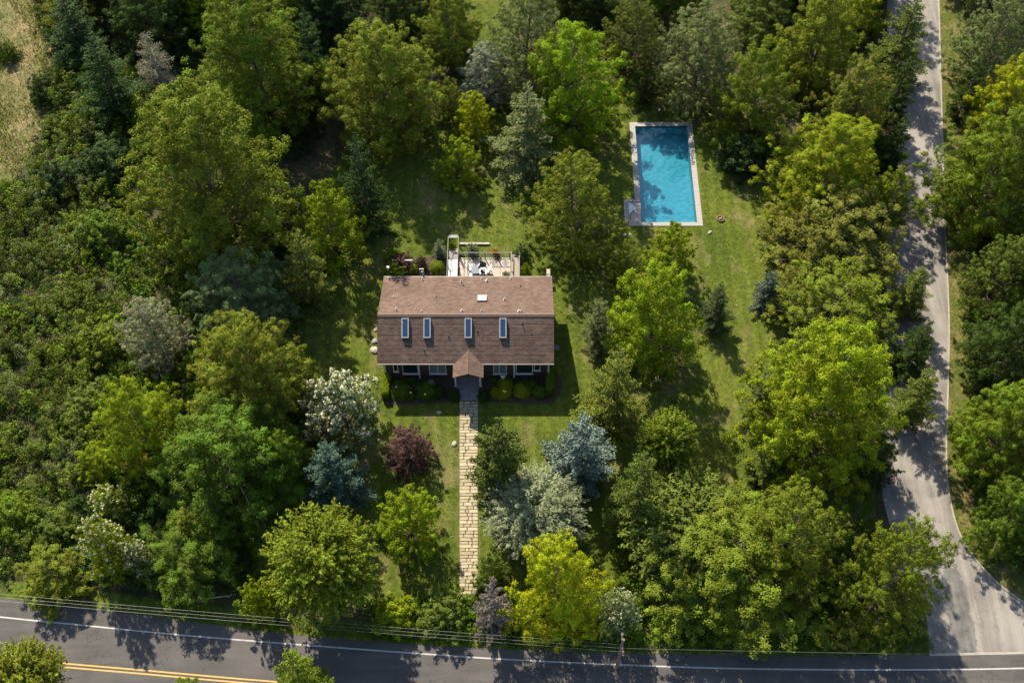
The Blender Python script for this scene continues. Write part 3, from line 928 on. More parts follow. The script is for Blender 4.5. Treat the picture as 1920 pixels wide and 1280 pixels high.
# porch
PXL, PXR = G(849, 707, EZ)[0], G(906, 707, EZ)[0]
PY = -5.33; PXM = (PXL + PXR) / 2; PZE, PZR = 3.02, 3.62
yr = FY + (PZR - EZ) / (RZ - EZ) * (RY - FY)
for s in (-1, 1):
    xe = PXL if s < 0 else PXR
    mb = MB(); n = 9
    a = np.array([xe, PY, PZE]); r_ = np.array([PXM, PY, PZR])
    ye = FY + .12
    L_ = np.linalg.norm(r_ - a); up = (r_ - a) / L_; nr = np.array([-up[2] * (1 if s > 0 else -1), 0, abs(up[0])]); nr = np.array([s * up[2], 0, abs(up[0])])
    back_e, back_r = np.array([xe, ye, PZE]), np.array([PXM, yr + .15, PZR])
    for i in range(n):
        f0, f1 = i / n, (i + 1) / n
        p0, p1 = a + (r_ - a) * f0, a + (r_ - a) * f1
        q0, q1 = back_e + (back_r - back_e) * f0, back_e + (back_r - back_e) * f1
        mb.quad(p0 + nr * .03, q0 + nr * .03, q1 + nr * .008, p1 + nr * .008)
        mb.quad(p0, q0, q0 + nr * .03, p0 + nr * .03)
    mb.quad(a - nr * .09, r_ - nr * .09, r_ + nr * .01, a + nr * .01)
    mb.quad(a - nr * .09, back_e - nr * .09, back_e, a); mb.quad(a - nr * .09, back_e - nr * .09, back_r - nr * .09, r_ - nr * .09)
    hp(mb, 'porch_roof', M['shingle'])
mb = MB(); mb.tube([(PXM, PY - .01, PZR + .03), (PXM, yr + .2, PZR + .03)], .045, 6); hp(mb, 'porch_ridge', M['cap'])
mb = MB(); mb.quad((PXL + .12, PY + .12, PZE), (PXR - .12, PY + .12, PZE), (PXM, PY + .12, PZR - .06)); mb.box(PXL + .1, PXR - .1, PY + .13, PY + .25, PZE - .22, PZE - .01)
hp(mb, 'porch_gable', M['siding'])
mb = MB()
mb.obox(((PXL + PXM) / 2, PY + .1, (PZE + PZR) / 2 - .09), ((PXM - PXL) / 2, 0, (PZR - PZE) / 2), (0, .025, 0), (0, 0, .07))
mb.obox(((PXR + PXM) / 2, PY + .095, (PZE + PZR) / 2 - .09), ((PXR - PXM) / 2, 0, -(PZR - PZE) / 2), (0, .025, 0), (0, 0, .07))
hp(mb, 'porch_trim', M['trim'])
for px in (855, 901):
    xx = G(px, 724)[0]
    mb = MB(); mb.box(xx - .075, xx + .075, -4.5, -4.35, .1, PZE - .2); mb.box(xx - .11, xx + .11, -4.53, -4.32, .1, .24); hp(mb, 'porch_post', M['trim'])
mb = MB(); mb.box(G(857, 724)[0], G(899, 724)[0], -4.62, WY0 - .03, 0, .1); hp(mb, 'porch_floor', M['stoop'])
mb = MB(); mb.box(PXM - .5, PXM + .5, WY0 - .07, WY0 - .024, .12, 2.2); d_ = hp(mb, 'door', M['door'])
mb = MB(); mb.lathe([(.035, -.03), (.05, 0), (.03, .03)], (PXM + .38, WY0 - .1, 1.1), 8); hp(mb, 'handle', M['metal'], d_)
for s in (-1, 1):
    mb = MB(); mb.box(PXM + s * .56 - .05, PXM + s * .56 + .05, WY0 - .08, WY0 - .024, .12, 2.3); hp(mb, 'door_frame', M['trim'])
mb = MB(); mb.box(PXM + .72, PXM + .84, WY0 - .16, WY0 - .03, 1.8, 2.05); hp(mb, 'wall_lantern', M['cream'])
# stoop of two rows of slabs
stoop = tag(MB().box(G(861, 750)[0], G(897, 750)[0], -5.80, -4.63, 0, .05).build('stoop', M['joint']), kind='structure')
for i in range(2):
    for j in range(3):
        a = G(861, 750)[0] + i * .79; b2 = -5.79 + j * .39
        MB().box(a + .01, a + .78, b2, b2 + .38, .05, .075 + .004 * ((i + j) % 2)).build('paving_slab', M['stoop'], stoop)
# chimney pipe at the back
mb = MB(); mb.tube([(G(792, 520, 3)[0], BY + .25, 0.1), (G(792, 520, 3)[0], BY + .25, 3.35)], .06, 8); mb.lathe([(.09, 0), (.12, .06), (.02, .15)], (G(792, 520, 3)[0], BY + .25, 3.33), 8)
hp(mb, 'flue_pipe', M['metal'])

# ------------------------------------------------------------------ patio behind the house
DX0, DX1, DY0, DY1 = -4.66, -.13, 4.2, 8.55
patio = tag(MB().box(DX0 - 1.1, DX1 + .85, DY0 + .05, DY1, 0, .06).build('patio', M['joint']), kind='structure')
for j in range(4):
    for i in range(5):
        a = DX0 + i * (DX1 - DX0) / 5; b2 = DY0 + .05 + j * (DY1 - DY0 - .05) / 4
        MB().box(a + .012, a + (DX1 - DX0) / 5 - .012, b2 + .012, b2 + (DY1 - DY0 - .05) / 4 - .012, .06, .085).build('paving_slab', M['slab'], patio)
# railing
rail = empty('patio_railing', ((DX0 + DX1) / 2, DY1 + .08, 0))
tag(rail, 'white metal railing with ornamental balusters along the patio edge', 'railing')
def rel(mb, name, mat, root):
    l = root.location
    mb.v = [(x - l[0], y - l[1], z - l[2]) for x, y, z in mb.v]
    return mb.build(name, mat, root)
yr_ = DY1 + .08
rel(MB().box(DX0 + .03, DX1 - .03, yr_ - .025, yr_ + .025, .98, 1.02), 'top_rail', M['rail'], rail)
rel(MB().box(DX0 + .03, DX1 - .03, yr_ - .025, yr_ + .025, .10, .15), 'bottom_rail', M['metal'], rail)
for i in range(5):
    xx = DX0 + .06 + i * (DX1 - DX0 - .12) / 4
    rel(MB().box(xx - .04, xx + .04, yr_ - .04, yr_ + .04, 0, .979), 'post', M['darkmetal'], rail)
for i in range(5, 34):
    xx = DX0 + .06 + i * (DX1 - DX0 - .12) / 37
    if i % 9 < 4: continue
    rel(MB().box(xx - .011, xx + .011, yr_ - .011, yr_ + .011, .151, .979), 'baluster', M['darkmetal'], rail)
for i in (0, 1, 2, 3):
    for (u, z_) in ((.32, .65), (.62, .45)):
        xx = DX0 + .06 + (i + u) * (DX1 - DX0 - .12) / 4
        f = MB(); a = .13
        for s in (-1, 1):
            f.box(xx - a, xx + a, yr_ - .012, yr_ + .012, z_ + s * a - .014, z_ + s * a + .014); f.box(xx + s * a - .014, xx + s * a + .014, yr_ - .010, yr_ + .010, z_ - a + .014, z_ + a - .014)
        rel(f, 'ornament', M['darkmetal'], rail)
# stair with landing at the left end
SX0, SX1 = DX0 - 1.05, DX0 - .06
st = empty('garden_stair', ((SX0 + SX1) / 2, 8, 0))
tag(st, 'white landing and grey steps going down beside the patio', 'stair')
rel(MB().box(SX0 + .1, SX1 - .1, 5.0, 8.15, .5, .6), 'landing', M['frame'], st)
rel(MB().lathe([(.05, 0), (.05, .05), (.02, .06)], ((SX0 + SX1) / 2, 7.0, .6), 8), 'drain_cover', M['darkmetal'], st)
for i in range(5):
    rel(MB().box(SX0 + .1, SX1 - .1, 8.2 + i * .32, 8.5 + i * .32, .38 - i * .09, .44 - i * .09), 'step', M['stoop'] if i < 3 else M['wood'], st)
for xx in (SX0 + .04, SX1 - .04):
    rel(MB().box(xx - .022, xx + .022, 5.0, 10.2, 1.24, 1.28), 'handrail', M['rail'], st)
    for yy in (5.3, 7.4, 8.7, 10.15):
        rel(MB().box(xx - .035, xx + .035, yy - .035, yy + .035, 0, 1.239), 'post', M['darkmetal'], st)
rel(MB().box(SX0 + .09, SX1 - .09, 10.05, 10.35, 1.22, 1.29), 'gate_top', M['rail'], st)
# covered ramp at the right end
RX0, RX1 = DX1 + .03, DX1 + .80
rm = empty('patio_ramp', ((RX0 + RX1) / 2, 7, 0))
tag(rm, 'tan boarded ramp with white side rails at the patio end', 'ramp')
for i in range(10):
    yy = 5.3 + i * .32
    rel(MB().box(RX0 + .07, RX1 - .07, yy, yy + .305, .52 - i * .012, .56 - i * .012), 'board', M['tan'], rm)
rel(MB().box(RX0 + .07, RX1 - .07, 8.52, 8.9, .3, .36), 'step', M['darkmetal'], rm)
for xx in (RX0 + .03, RX1 - .03):
    rel(MB().box(xx - .035, xx + .035, 5.2, 8.75, .98, 1.05), 'side_rail', M['rail'], rm)
    for yy in (5.4, 7.1, 8.65): rel(MB().box(xx - .03, xx + .03, yy - .03, yy + .03, 0, .979), 'post', M['rail'], rm)

def chair(px, py, rz, mat, label, w_=.55):
    p = G(px, py, .45)
    o = empty('patio_chair', (p[0], p[1], .085), rz); tag(o, label, 'chair')
    h = w_ / 2
    MB().obox((0, 0, .40), (h, 0, 0), (0, h, 0), (0, 0, .06)).build('seat', M[mat], o)
    MB().obox((0, h - .03, .68), (h, 0, 0), (0, .04, .02), (0, .06, .24)).build('backrest', M[mat], o)
    for s in (-1, 1):
        MB().box(s * h - .03, s * h + .03, -h, h, .56, .61).build('armrest', M['metal'], o)
        for q in (-1, 1): MB().box(s * h - .02, s * h + .02, q * (h - .03) - .02, q * (h - .03) + .02, 0, .56).build('leg', M['metal'], o)
    return o
chair(882, 503, pi * .5, 'cream', 'cream armchair on the grey table side nearest the railing corner')
chair(903, 503, pi * -.15, 'darkcloth', 'black chair tucked behind the round cream seat', .6)
chair(914, 507, pi * -.55, 'cream', 'small cream chair apart from the table, nearest the tan ramp')
p = G(890.5, 506, .75)
tb = empty('patio_table', (p[0], p[1], .085), .06); tag(tb, 'square grey patio table on the pale slabs', 'table')
MB().box(-.32, .32, -.42, .42, .68, .73).build('table_top', M['greycloth'], tb)
for s in (-1, 1):
    for q in (-1, 1): MB().box(s * .27 - .025, s * .27 + .025, q * .37 - .025, q * .37 + .025, 0, .68).build('leg', M['darkmetal'], tb)
p = G(906, 512, .45)
o = empty('round_seat', (p[0], p[1], .085)); tag(o, 'round cream tub seat with a dark hollow in front of the black chair', 'seat')
tb_ = MB()
n_ = 16
for i in range(13):
    a0, a1 = -.3 * pi + i * 1.6 * pi / 13, -.3 * pi + (i + 1) * 1.6 * pi / 13
    for (r0, r1, z0, z1) in ((.26, .40, .05, .66),):
        pts = [(r * cos(a), r * sin(a)) for a in (a0, a1) for r in (r0, r1)]
        tb_.quad((*pts[0], z1), (*pts[1], z1), (*pts[3], z1), (*pts[2], z1)); tb_.quad((*pts[1], z0), (*pts[3], z0), (*pts[3], z1), (*pts[1], z1)); tb_.quad((*pts[0], z0), (*pts[2], z0), (*pts[2], z1), (*pts[0], z1))
tb_.build('back_shell', M['cream'], o)
MB().lathe([(.25, .05), (.25, .36), (.2, .4)], n=16).build('cushion', M['darkcloth'], o)
p = G(889, 516, .4)
o = empty('bench', (p[0], p[1], .085)); tag(o, 'low white bench between the grey table and the house', 'bench')
MB().box(-.42, .42, -.17, .17, .38, .43).build('seat', M['white'], o)
for s in (-1, 1): MB().box(s * .36 - .03, s * .36 + .03, -.15, .15, 0, .38).build('leg', M['metal'], o)

# low wall and terrace pieces
p0, p1 = G(862, 458), G(918, 458)
o = MB().box(p0[0], p1[0], p0[1] - .1, p0[1] + .1, 0, .16).build('garden_kerb', M['rock']); tag(o, 'low pale stone edging in the grass beyond the patio', 'edging')
p = G(754, 488, 1.2)
tr_ = empty('trellis', (p[0], p[1], 0)); tag(tr_, 'white bar trellis behind the purple climber', 'trellis')
MB().box(-.9, .9, -.035, .035, 1.17, 1.24).build('top_bar', M['white'], tr_)
for i in range(6): MB().box(-.86 + i * .34 - .02, -.86 + i * .34 + .02, -.02, .02, 0, 1.17).build('slat', M['white'], tr_)
p = G(728, 507, .8)
o = empty('bollard', (p[0], p[1], 0)); tag(o, 'white post at the rear left house corner', 'post')
MB().box(-.07, .07, -.07, .07, 0, 1.25).build('shaft', M['white'], o); MB().box(-.11, .11, -.11, .11, 1.25, 1.32).build('cap', M['white'], o)
p = G(1028, 513, .8)
o = empty('plant_stand', (p[0], p[1], 0)); tag(o, 'small white open frame at the rear right house corner', 'frame')
for s in (-1, 1):
    for q in (-1, 1): MB().box(s * .16 - .02, s * .16 + .02, q * .3 - .02, q * .3 + .02, 0, 1.1).build('leg', M['white'], o)
for z_ in (.5, 1.1): MB().box(-.15, .15, -.26, .26, z_, z_ + .03).build('shelf', M['wood'], o)
p = G(791, 512, .6)
o = empty('garden_arch', (p[0], p[1], 0)); tag(o, 'thin pale post frame beside the clipped green bushes behind the house', 'frame')
for s in (-1, 1): MB().box(s * .17 - .025, s * .17 + .025, -.025, .025, 0, 1.2).build('post', M['trim'], o)
MB().box(-.2, .2, -.03, .03, 1.2, 1.25).build('crossbar', M['trim'], o)

# planting bed soil round the house
tag(sheet('planting_bed', PX([(716, 700), (860, 712), (862, 748), (800, 756), (722, 756)]), .008, M['mulch'], .05, 2), kind='structure')
tag(sheet('planting_bed', PX([(898, 712), (1040, 700), (1040, 752), (960, 756), (898, 748)]), .008, M['mulch'], .05, 4), kind='structure')
tag(sheet('planting_bed', PX([(735, 492), (838, 480), (838, 514), (735, 514)]), .008, M['mulch'], .05, 6), kind='structure')

# ------------------------------------------------------------------ the pool
pool = empty('swimming_pool', ((pool_x0 + pool_x1) / 2, (pool_y0 + pool_y1) / 2, 0))
tag(pool, 'rectangular blue swimming pool with pale stone coping in the lawn', 'pool')
ix0, ix1, iy0, iy1 = pool_x0 + cop, pool_x1 - cop, pool_y0 + cop * .8, pool_y1 - cop
DP = -.95
bs = MB()
bs.quad((ix0, iy0, DP), (ix1, iy0, DP), (ix1, iy1, DP - .25), (ix0, iy1, DP - .25))
bs.quad((ix0, iy1, DP - .3), (ix1, iy1, DP - .3), (ix1, iy1, .06), (ix0, iy1, .06)); bs.quad((ix1, iy0, DP - .3), (ix0, iy0, DP - .3), (ix0, iy0, .06), (ix1, iy0, .06))
bs.quad((ix1, iy0, DP - .3), (ix1, iy1, DP - .3), (ix1, iy1, .06), (ix1, iy0, .06)); bs.quad((ix0, iy1, DP - .3), (ix0, iy0, DP - .3), (ix0, iy0, .06), (ix0, iy1, .06))
rel(bs, 'basin', M['plaster'], pool)
rel(MB().box(ix0 + .002, ix1 - .002, iy0 + .002, iy1 - .002, -.075, -.07), 'water', M['water'], pool)
crng = random.Random(4)
def coping(x0, x1, y0, y1, along, n):
    for i in range(n):
        a, b2 = i / n, (i + 1) / n
        if along == 'x': q = (x0 + (x1 - x0) * a + .006, x0 + (x1 - x0) * b2 - .006, y0, y1)
        else: q = (x0, x1, y0 + (y1 - y0) * a + .006, y0 + (y1 - y0) * b2 - .006)
        rel(MB().box(*q, -.10, .055 + crng.uniform(0, .006)), 'coping_stone', M['coping'], pool)
coping(pool_x0, pool_x1, iy1, pool_y1, 'x', 8); coping(ix1, pool_x1, pool_y0, iy1 - .004, 'y', 15)
coping(pool_x0, ix0, NY1, iy1 - .004, 'y', 11); coping(NX0, ix1 - .004, pool_y0, iy0, 'x', 9)
coping(NX0, NX0 + .42, iy0 + .004, NY1, 'y', 4); coping(NX0 + .426, ix0, NY1 - .22, NY1 - .004, 'x', 1)
rel(MB().box(NX0 + .43, ix0 - .02, iy0 + .01, NY1 - .23, -.30, -.02), 'ledge', M['slab'], pool)
lm_ = MB(); lm_.quad((NX0 + .45, NY1 - .25, .0), (NX0 + .45, iy0 + 1.0, .0), (ix0 - .35, NY1 - .95, .0)); 
rel(lm_, 'ledge_step', M['white'], pool)  # flat white triangle, painted sunlight on the shallow ledge
hr = MB()
hr.tube([(NX0 + .50, iy0 + .45, -.02), (NX0 + .52, iy0 + .5, .42), (NX0 + .62, iy0 + .8, .46), (NX0 + .86, iy0 + 1.2, .30), (NX0 + .9, iy0 + 1.25, -.02)], .035, 6)
rel(hr, 'handrail', M['darkmetal'], pool)
rel(MB().lathe([(.09, 0), (.09, .012), (.03, .014)], ((ix0 + ix1) / 2 + .2, iy1 + .25, .058), 10), 'skimmer_lid', M['darkmetal'], pool)

# ------------------------------------------------------------------ trees and shrubs, each a thing of its own
# kind, name, centre x, centre y, width, height (pixels of the photograph), colour, label[, category]
TREES = [
 # top edge, left to right
 ('fir', 'conifer_tree', 165, 60, 150, 170, 'DT', 'dark green conifer beside the dry field, at the wood edge'),
 ('broad', 'broadleaf_tree', 120, 10, 110, 110, 'OL', 'olive broadleaf tree overhanging the far end of the dry field'),
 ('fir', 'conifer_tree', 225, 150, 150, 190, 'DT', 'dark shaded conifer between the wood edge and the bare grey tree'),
 ('broad', 'broadleaf_tree', 270, 30, 150, 150, 'DK', 'dark broadleaf tree behind the bare grey tree'),
 ('sparse', 'bare_tree', 308, 120, 96, 140, 'GB', 'half bare grey tree with thin twigs in the dark wood'),
 ('broad_small', 'broadleaf_tree', 375, 15, 90, 90, 'YG', 'yellow-green crown tip at the far edge beside the bare grey tree'),
 ('broad_large', 'broadleaf_tree', 478, 110, 250, 280, 'M', 'tall green tree behind the great olive tree, at the far edge'),
 ('fir', 'conifer_tree', 600, 110, 110, 200, 'DT', 'dark teal conifer squeezed between two tall broadleaf trees'),
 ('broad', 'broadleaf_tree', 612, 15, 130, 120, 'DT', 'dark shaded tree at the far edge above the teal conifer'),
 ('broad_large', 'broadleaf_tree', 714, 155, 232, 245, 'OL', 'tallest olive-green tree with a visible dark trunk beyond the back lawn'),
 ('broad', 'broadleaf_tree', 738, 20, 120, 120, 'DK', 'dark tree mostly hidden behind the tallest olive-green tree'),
 ('broad', 'broadleaf_tree', 838, 45, 130, 150, 'OL', 'dull green tree beside the sunny gap at the far edge'),
 ('loose', 'broadleaf_tree', 985, 75, 185, 220, 'GR', 'pale grey-green loose tree right of the sunny grass gap'),
 ('loose', 'silver_tree', 912, 135, 115, 120, 'SV', 'small silver-leaved tree under the pale grey-green tree'),
 ('broad', 'broadleaf_tree', 1080, 155, 205, 235, 'YG', 'bright green rounded tree directly left of the pool head'),
 ('loose', 'broadleaf_tree', 1190, 60, 120, 180, 'OC', 'slim dull tree with a thin dark trunk above the pool head'),
 ('broad_small', 'sapling', 1205, 160, 60, 100, 'DK', 'thin dark sapling on the shaded grass above the pool'),
 ('broad', 'broadleaf_tree', 1120, 10, 120, 100, 'DK', 'dark tree at the far edge behind the bright green rounded tree'),
 ('loose', 'broadleaf_tree', 1312, 100, 185, 200, 'GR', 'large grey-green tree whose shade falls beyond the pool head'),
 ('broad', 'broadleaf_tree', 1418, 180, 165, 235, 'M', 'bright green tree on the grass right of the pool head'),
 ('bush', 'shrub', 1398, 290, 110, 90, 'DT', 'dark leafy shrub at the foot of the bright green tree by the pool', 'shrub'),
 ('broad', 'broadleaf_tree', 1430, 20, 130, 120, 'OC', 'dull green tree at the far edge behind the bright poolside tree'),
 ('broad', 'broadleaf_tree', 1540, 70, 170, 200, 'OL', 'mid green tree in the belt between pool and lane, at the far end'),
 ('fir', 'conifer_tree', 1665, 70, 130, 200, 'OC', 'dark conifer reaching its boughs over the lane at the far end'),
 ('broad_small', 'broadleaf_tree', 1610, 20, 110, 100, 'YG', 'yellow-green crown beside the lane conifer at the far edge'),
 ('broad', 'broadleaf_tree', 1608, 190, 145, 190, 'BR', 'brownish olive tree in the lane belt, above the yellow-green dome'),
 ('fir', 'conifer_tree', 1660, 170, 90, 160, 'DK', 'narrow dark conifer on the lane edge beside the brownish olive tree'),
 ('broad_large', 'broadleaf_tree', 1552, 312, 228, 228, 'YG', 'yellow-green domed tree level with the pool beside the lane belt'),
 ('fir', 'conifer_tree', 1660, 265, 80, 130, 'DK', 'shaded conifer between the yellow-green dome and the lane'),
 ('broad_small', 'broadleaf_tree', 1672, 368, 98, 125, 'M', 'small green tree leaning out over the lane edge'),
 ('loose', 'broadleaf_tree', 1566, 432, 268, 195, 'BR', 'wide dull olive tree with fine twigs in the lane belt'),
 ('loose', 'broadleaf_tree', 1574, 565, 245, 200, 'OL', 'light olive tree above the biggest bright tree of the lane belt'),
 ('broad_large', 'broadleaf_tree', 1550, 750, 300, 345, 'YG', 'biggest bright yellow-green tree, between the side lawn and the lane'),
 ('spruce', 'spruce_tree', 1432, 545, 72, 90, 'BS', 'small grey-green spruce on the edge of the side lawn'),
 ('fir', 'conifer_tree', 1412, 745, 90, 120, 'GR', 'grey-green conifer at the lawn side of the biggest bright tree'),
 ('sparse', 'bare_tree', 1462, 820, 80, 110, 'GB', 'pale half bare conifer under the biggest bright tree'),
 ('fir', 'conifer_tree', 1432, 870, 110, 120, 'OC', 'low green conifer below the pale half bare conifer'),
 ('fir', 'conifer_tree', 1690, 545, 95, 130, 'OC', 'lane-side conifer level with the light olive tree'),
 ('fir', 'conifer_tree', 1694, 650, 100, 140, 'DK', 'dark lane-side conifer beside the crown of the biggest bright tree'),
 ('fir', 'conifer_tree', 1692, 745, 110, 150, 'OC', 'ragged conifer on the lane edge nearest the junction'),
 ('broad', 'broadleaf_tree', 1638, 855, 100, 150, 'DK', 'dark tree on the lane edge just above the junction corner tree'),
 # far side of the lane
 ('loose', 'broadleaf_tree', 1870, 70, 150, 190, 'GR', 'dull grey-green tree beyond the lane at the far end'),
 ('broad', 'broadleaf_tree', 1900, 180, 140, 190, 'YE', 'yellow-leaved tree beyond the lane'),
 ('fir', 'conifer_tree', 1795, 150, 70, 150, 'DK', 'dark narrow conifer on the verge before the yellow-leaved tree'),
 ('broad_large', 'broadleaf_tree', 1860, 320, 220, 260, 'M', 'large green tree whose boughs reach over the lane verge'),
 ('loose', 'broadleaf_tree', 1880, 510, 135, 180, 'OC', 'dull green tree beyond the lane with sunlit ground at its side'),
 ('broad', 'broadleaf_tree', 1890, 650, 165, 190, 'DK', 'dark green tree beyond the lane bend'),
 ('broad_large', 'broadleaf_tree', 1890, 800, 190, 280, 'M', 'tall fresh green tree beyond the lane above the junction'),
 ('broad', 'broadleaf_tree', 1908, 965, 150, 190, 'G', 'dark green tree at the outside of the junction curve'),
 ('broad', 'broadleaf_tree', 1985, 1000, 150, 200, 'DK', 'shaded tree behind the junction curve at the picture edge'),
 ('broad', 'broadleaf_tree', 1965, 560, 160, 200, 'G', 'green tree at the picture edge level with the light olive tree'),
 # lower right corner
 ('feather', 'broadleaf_tree', 1300, 1000, 270, 230, 'OC', 'rear crown of the big olive clump by the main road'),
 ('loose', 'broadleaf_tree', 1480, 1010, 220, 240, 'OL', 'right-hand crown of the big olive clump by the main road'),
 ('broad_large', 'broadleaf_tree', 1385, 1055, 335, 265, 'OL', 'front and widest crown of the big olive clump by the main road'),
 ('loose', 'broadleaf_tree', 1684, 1072, 212, 292, 'M', 'fresh green tree standing in the corner of road and lane'),
 ('bush', 'shrub', 1590, 1180, 90, 80, 'BR', 'brown-green bush between the olive clump and the corner tree', 'shrub'),
 # front garden, right of the path
 ('feather', 'broadleaf_tree', 1252, 830, 118, 140, 'OL', 'yellow-olive tree on the side lawn between two green conifers'),
 ('fir', 'conifer_tree', 1182, 935, 140, 190, 'OC', 'deep green conifer behind the big olive clump'),
 ('fir', 'conifer_tree', 1142, 738, 145, 190, 'BR', 'olive-brown conifer at the front right of the house'),
 ('spruce', 'spruce_tree', 1082, 858, 155, 165, 'BL', 'large pale blue spruce in the front garden'),
 ('spruce', 'conifer_tree', 936, 872, 142, 176, 'DG', 'dark green conifer overhanging the stone path'),
 ('sage', 'sage_tree', 1003, 960, 205, 165, 'SG', 'pale sage tree with fine spraying twigs'),
 ('broad', 'broadleaf_tree', 1048, 1100, 190, 215, 'YE', 'golden yellow tree by the main road'),
 ('spruce', 'spruce_tree', 925, 1143, 86, 118, 'LI', 'lilac-grey spruce at the foot of the stone path'),
 ('bush', 'shrub', 921, 1072, 70, 85, 'OC', 'dull green bush between the path and the golden tree', 'shrub'),
 ('blossom_sparse', 'blossom_shrub', 1163, 1140, 85, 115, 'GR', 'shrub with white flowers between golden tree and olive clump', 'shrub'),
 # front garden, left of the path
 ('bush', 'shrub', 830, 1145, 110, 95, 'OC', 'dark green bush left of the path end', 'shrub'),
 ('bush', 'shrub', 742, 1150, 95, 85, 'YG', 'yellow-green bush by the road beside the feathery olive tree', 'shrub'),
 ('broad_small', 'broadleaf_tree', 765, 970, 135, 145, 'YG', 'bright yellow-green tree alone on the front lawn'),
 ('broad_small', 'purple_tree', 765, 838, 106, 104, 'PU', 'dark purple-leaved small tree on the front lawn'),
 ('spruce', 'spruce_tree', 635, 900, 142, 150, 'BD', 'dark blue-green spruce left of the front lawn'),
 ('blossom', 'blossom_tree', 640, 755, 152, 156, 'GR', 'round tree covered in white blossom left of the house'),
 ('feather', 'broadleaf_tree', 603, 1055, 225, 235, 'OL', 'feathery olive tree standing against the main road'),
 ('bush', 'shrub', 482, 1122, 75, 95, 'YG', 'bright yellow shrub at the left foot of the feathery olive tree', 'shrub'),
 # left side
 ('broad', 'broadleaf_tree', 355, 1035, 205, 190, 'G', 'dark green tree above the grassy roadside bank'),
 ('fir', 'conifer_tree', 372, 1000, 120, 120, 'OL', 'olive conifer tip rising from the dark roadside tree'),
 ('blossom_sparse', 'blossom_shrub', 258, 1045, 70, 110, 'GR', 'white-flowering shrub against the dark roadside tree', 'shrub'),
 ('blossom_sparse', 'blossom_tree', 192, 1020, 105, 170, 'YG', 'yellow-green tree tipped with white blossom by the cables'),
 ('broad_small', 'broadleaf_tree', 95, 1075, 145, 125, 'OL', 'green roadside tree under the cables at the left'),
 ('broad_large', 'broadleaf_tree', 428, 855, 300, 285, 'G', 'broad deep green tree below the light olive one'),
 ('broad_large', 'broadleaf_tree', 466, 700, 245, 255, 'OL', 'light olive tree left of the white blossom tree'),
 ('broad', 'broadleaf_tree', 262, 795, 178, 220, 'YG', 'yellow-green tree at the thicket edge'),
 ('broad', 'broadleaf_tree', 530, 860, 110, 190, 'M', 'green tree between the broad deep green tree and the dark spruce'),
 ('broad_small', 'broadleaf_tree', 182, 865, 90, 90, 'YG', 'small bright yellowish tree at the thicket edge'),
 ('blossom_sparse', 'blossom_shrub', 205, 935, 80, 80, 'YG', 'pink-white flowering shrub below the small yellowish tree', 'shrub'),
 ('loose', 'broadleaf_tree', 285, 615, 130, 215, 'SG', 'pale grey-green tree at the edge of the thicket'),
 ('loose', 'broadleaf_tree', 450, 550, 220, 210, 'TE', 'wide bluish green tree left of the house lawn'),
 ('fir', 'conifer_tree', 588, 505, 120, 175, 'BR', 'brownish olive conifer left of the house lawn'),
 ('broad_small', 'broadleaf_tree', 616, 415, 135, 160, 'YG', 'vivid green small tree at the corner of the back lawn'),
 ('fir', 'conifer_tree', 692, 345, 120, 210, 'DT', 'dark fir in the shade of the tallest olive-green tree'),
 ('broad_large', 'broadleaf_tree', 392, 325, 330, 370, 'OL', 'great spreading olive-green tree, widest in the wood'),
 ('broad_small', 'broadleaf_tree', 887, 215, 82, 95, 'YE', 'small yellow tree among the trees beyond the back lawn'),
 ('broad_small', 'broadleaf_tree', 862, 300, 95, 100, 'YG', 'low spreading yellow-green tree at the back lawn edge'),
 ('broad_small', 'broadleaf_tree', 842, 185, 65, 90, 'BR', 'small dull olive tree touching the tallest olive-green tree'),
 ('fir', 'conifer_tree', 986, 252, 165, 205, 'GR', 'grey conifer with a bare lower trunk beyond the back lawn'),
 ('loose', 'broadleaf_tree', 1076, 376, 185, 205, 'OL', 'golden-olive tree between the house and the pool'),
 # right of the house
 ('broad_small', 'arborvitae', 1258, 463, 102, 112, 'YG', 'dense rounded bright green bush touching the pool end', 'shrub'),
 ('loose', 'broadleaf_tree', 1176, 490, 75, 110, 'OL', 'thin loose green tree left of the rounded poolside bush'),
 ('broad', 'broadleaf_tree', 1222, 590, 192, 228, 'YG', 'dense vivid green tree casting a deep shadow on the side lawn'),
 ('fir', 'conifer_tree', 1115, 610, 85, 125, 'GR', 'grey-green conifer right of the house gable'),
 ('fir', 'conifer_tree', 1334, 575, 80, 108, 'GD', 'grey thin conifer alone on the side lawn'),
 # bottom edge
 ('feather', 'broadleaf_tree', 45, 1275, 165, 170, 'OL', 'olive tree on the near roadside hiding the yellow lines'),
 ('fir', 'conifer_tree', 368, 1300, 80, 90, 'OL', 'olive conifer tip poking up over the yellow lines'),
 ('fir', 'conifer_tree', 588, 1285, 140, 160, 'OL', 'olive conifer on the near roadside below the feathery tree'),
 # wood continuing past the edges
 ('broad', 'broadleaf_tree', 330, -60, 180, 180, 'DK', 'dark tree behind the yellow-green crown tip at the far edge'),
 ('broad', 'broadleaf_tree', 560, -70, 180, 180, 'G', 'shaded tree at the far edge behind the teal conifer'),
 ('broad', 'broadleaf_tree', 780, -90, 170, 170, 'G', 'tree beyond the far edge left of the sunny gap'),
 ('broad', 'broadleaf_tree', 1060, -80, 180, 180, 'M', 'tree beyond the far edge right of the sunny gap'),
 ('broad', 'broadleaf_tree', 1240, -60, 190, 180, 'G', 'tree beyond the far edge behind the slim dull tree'),
 ('broad', 'broadleaf_tree', 1470, -90, 200, 190, 'M', 'tree beyond the far edge behind the dull green tree'),
 ('broad', 'broadleaf_tree', 1640, -100, 160, 180, 'OC', 'tree beyond the far edge at the lane side'),
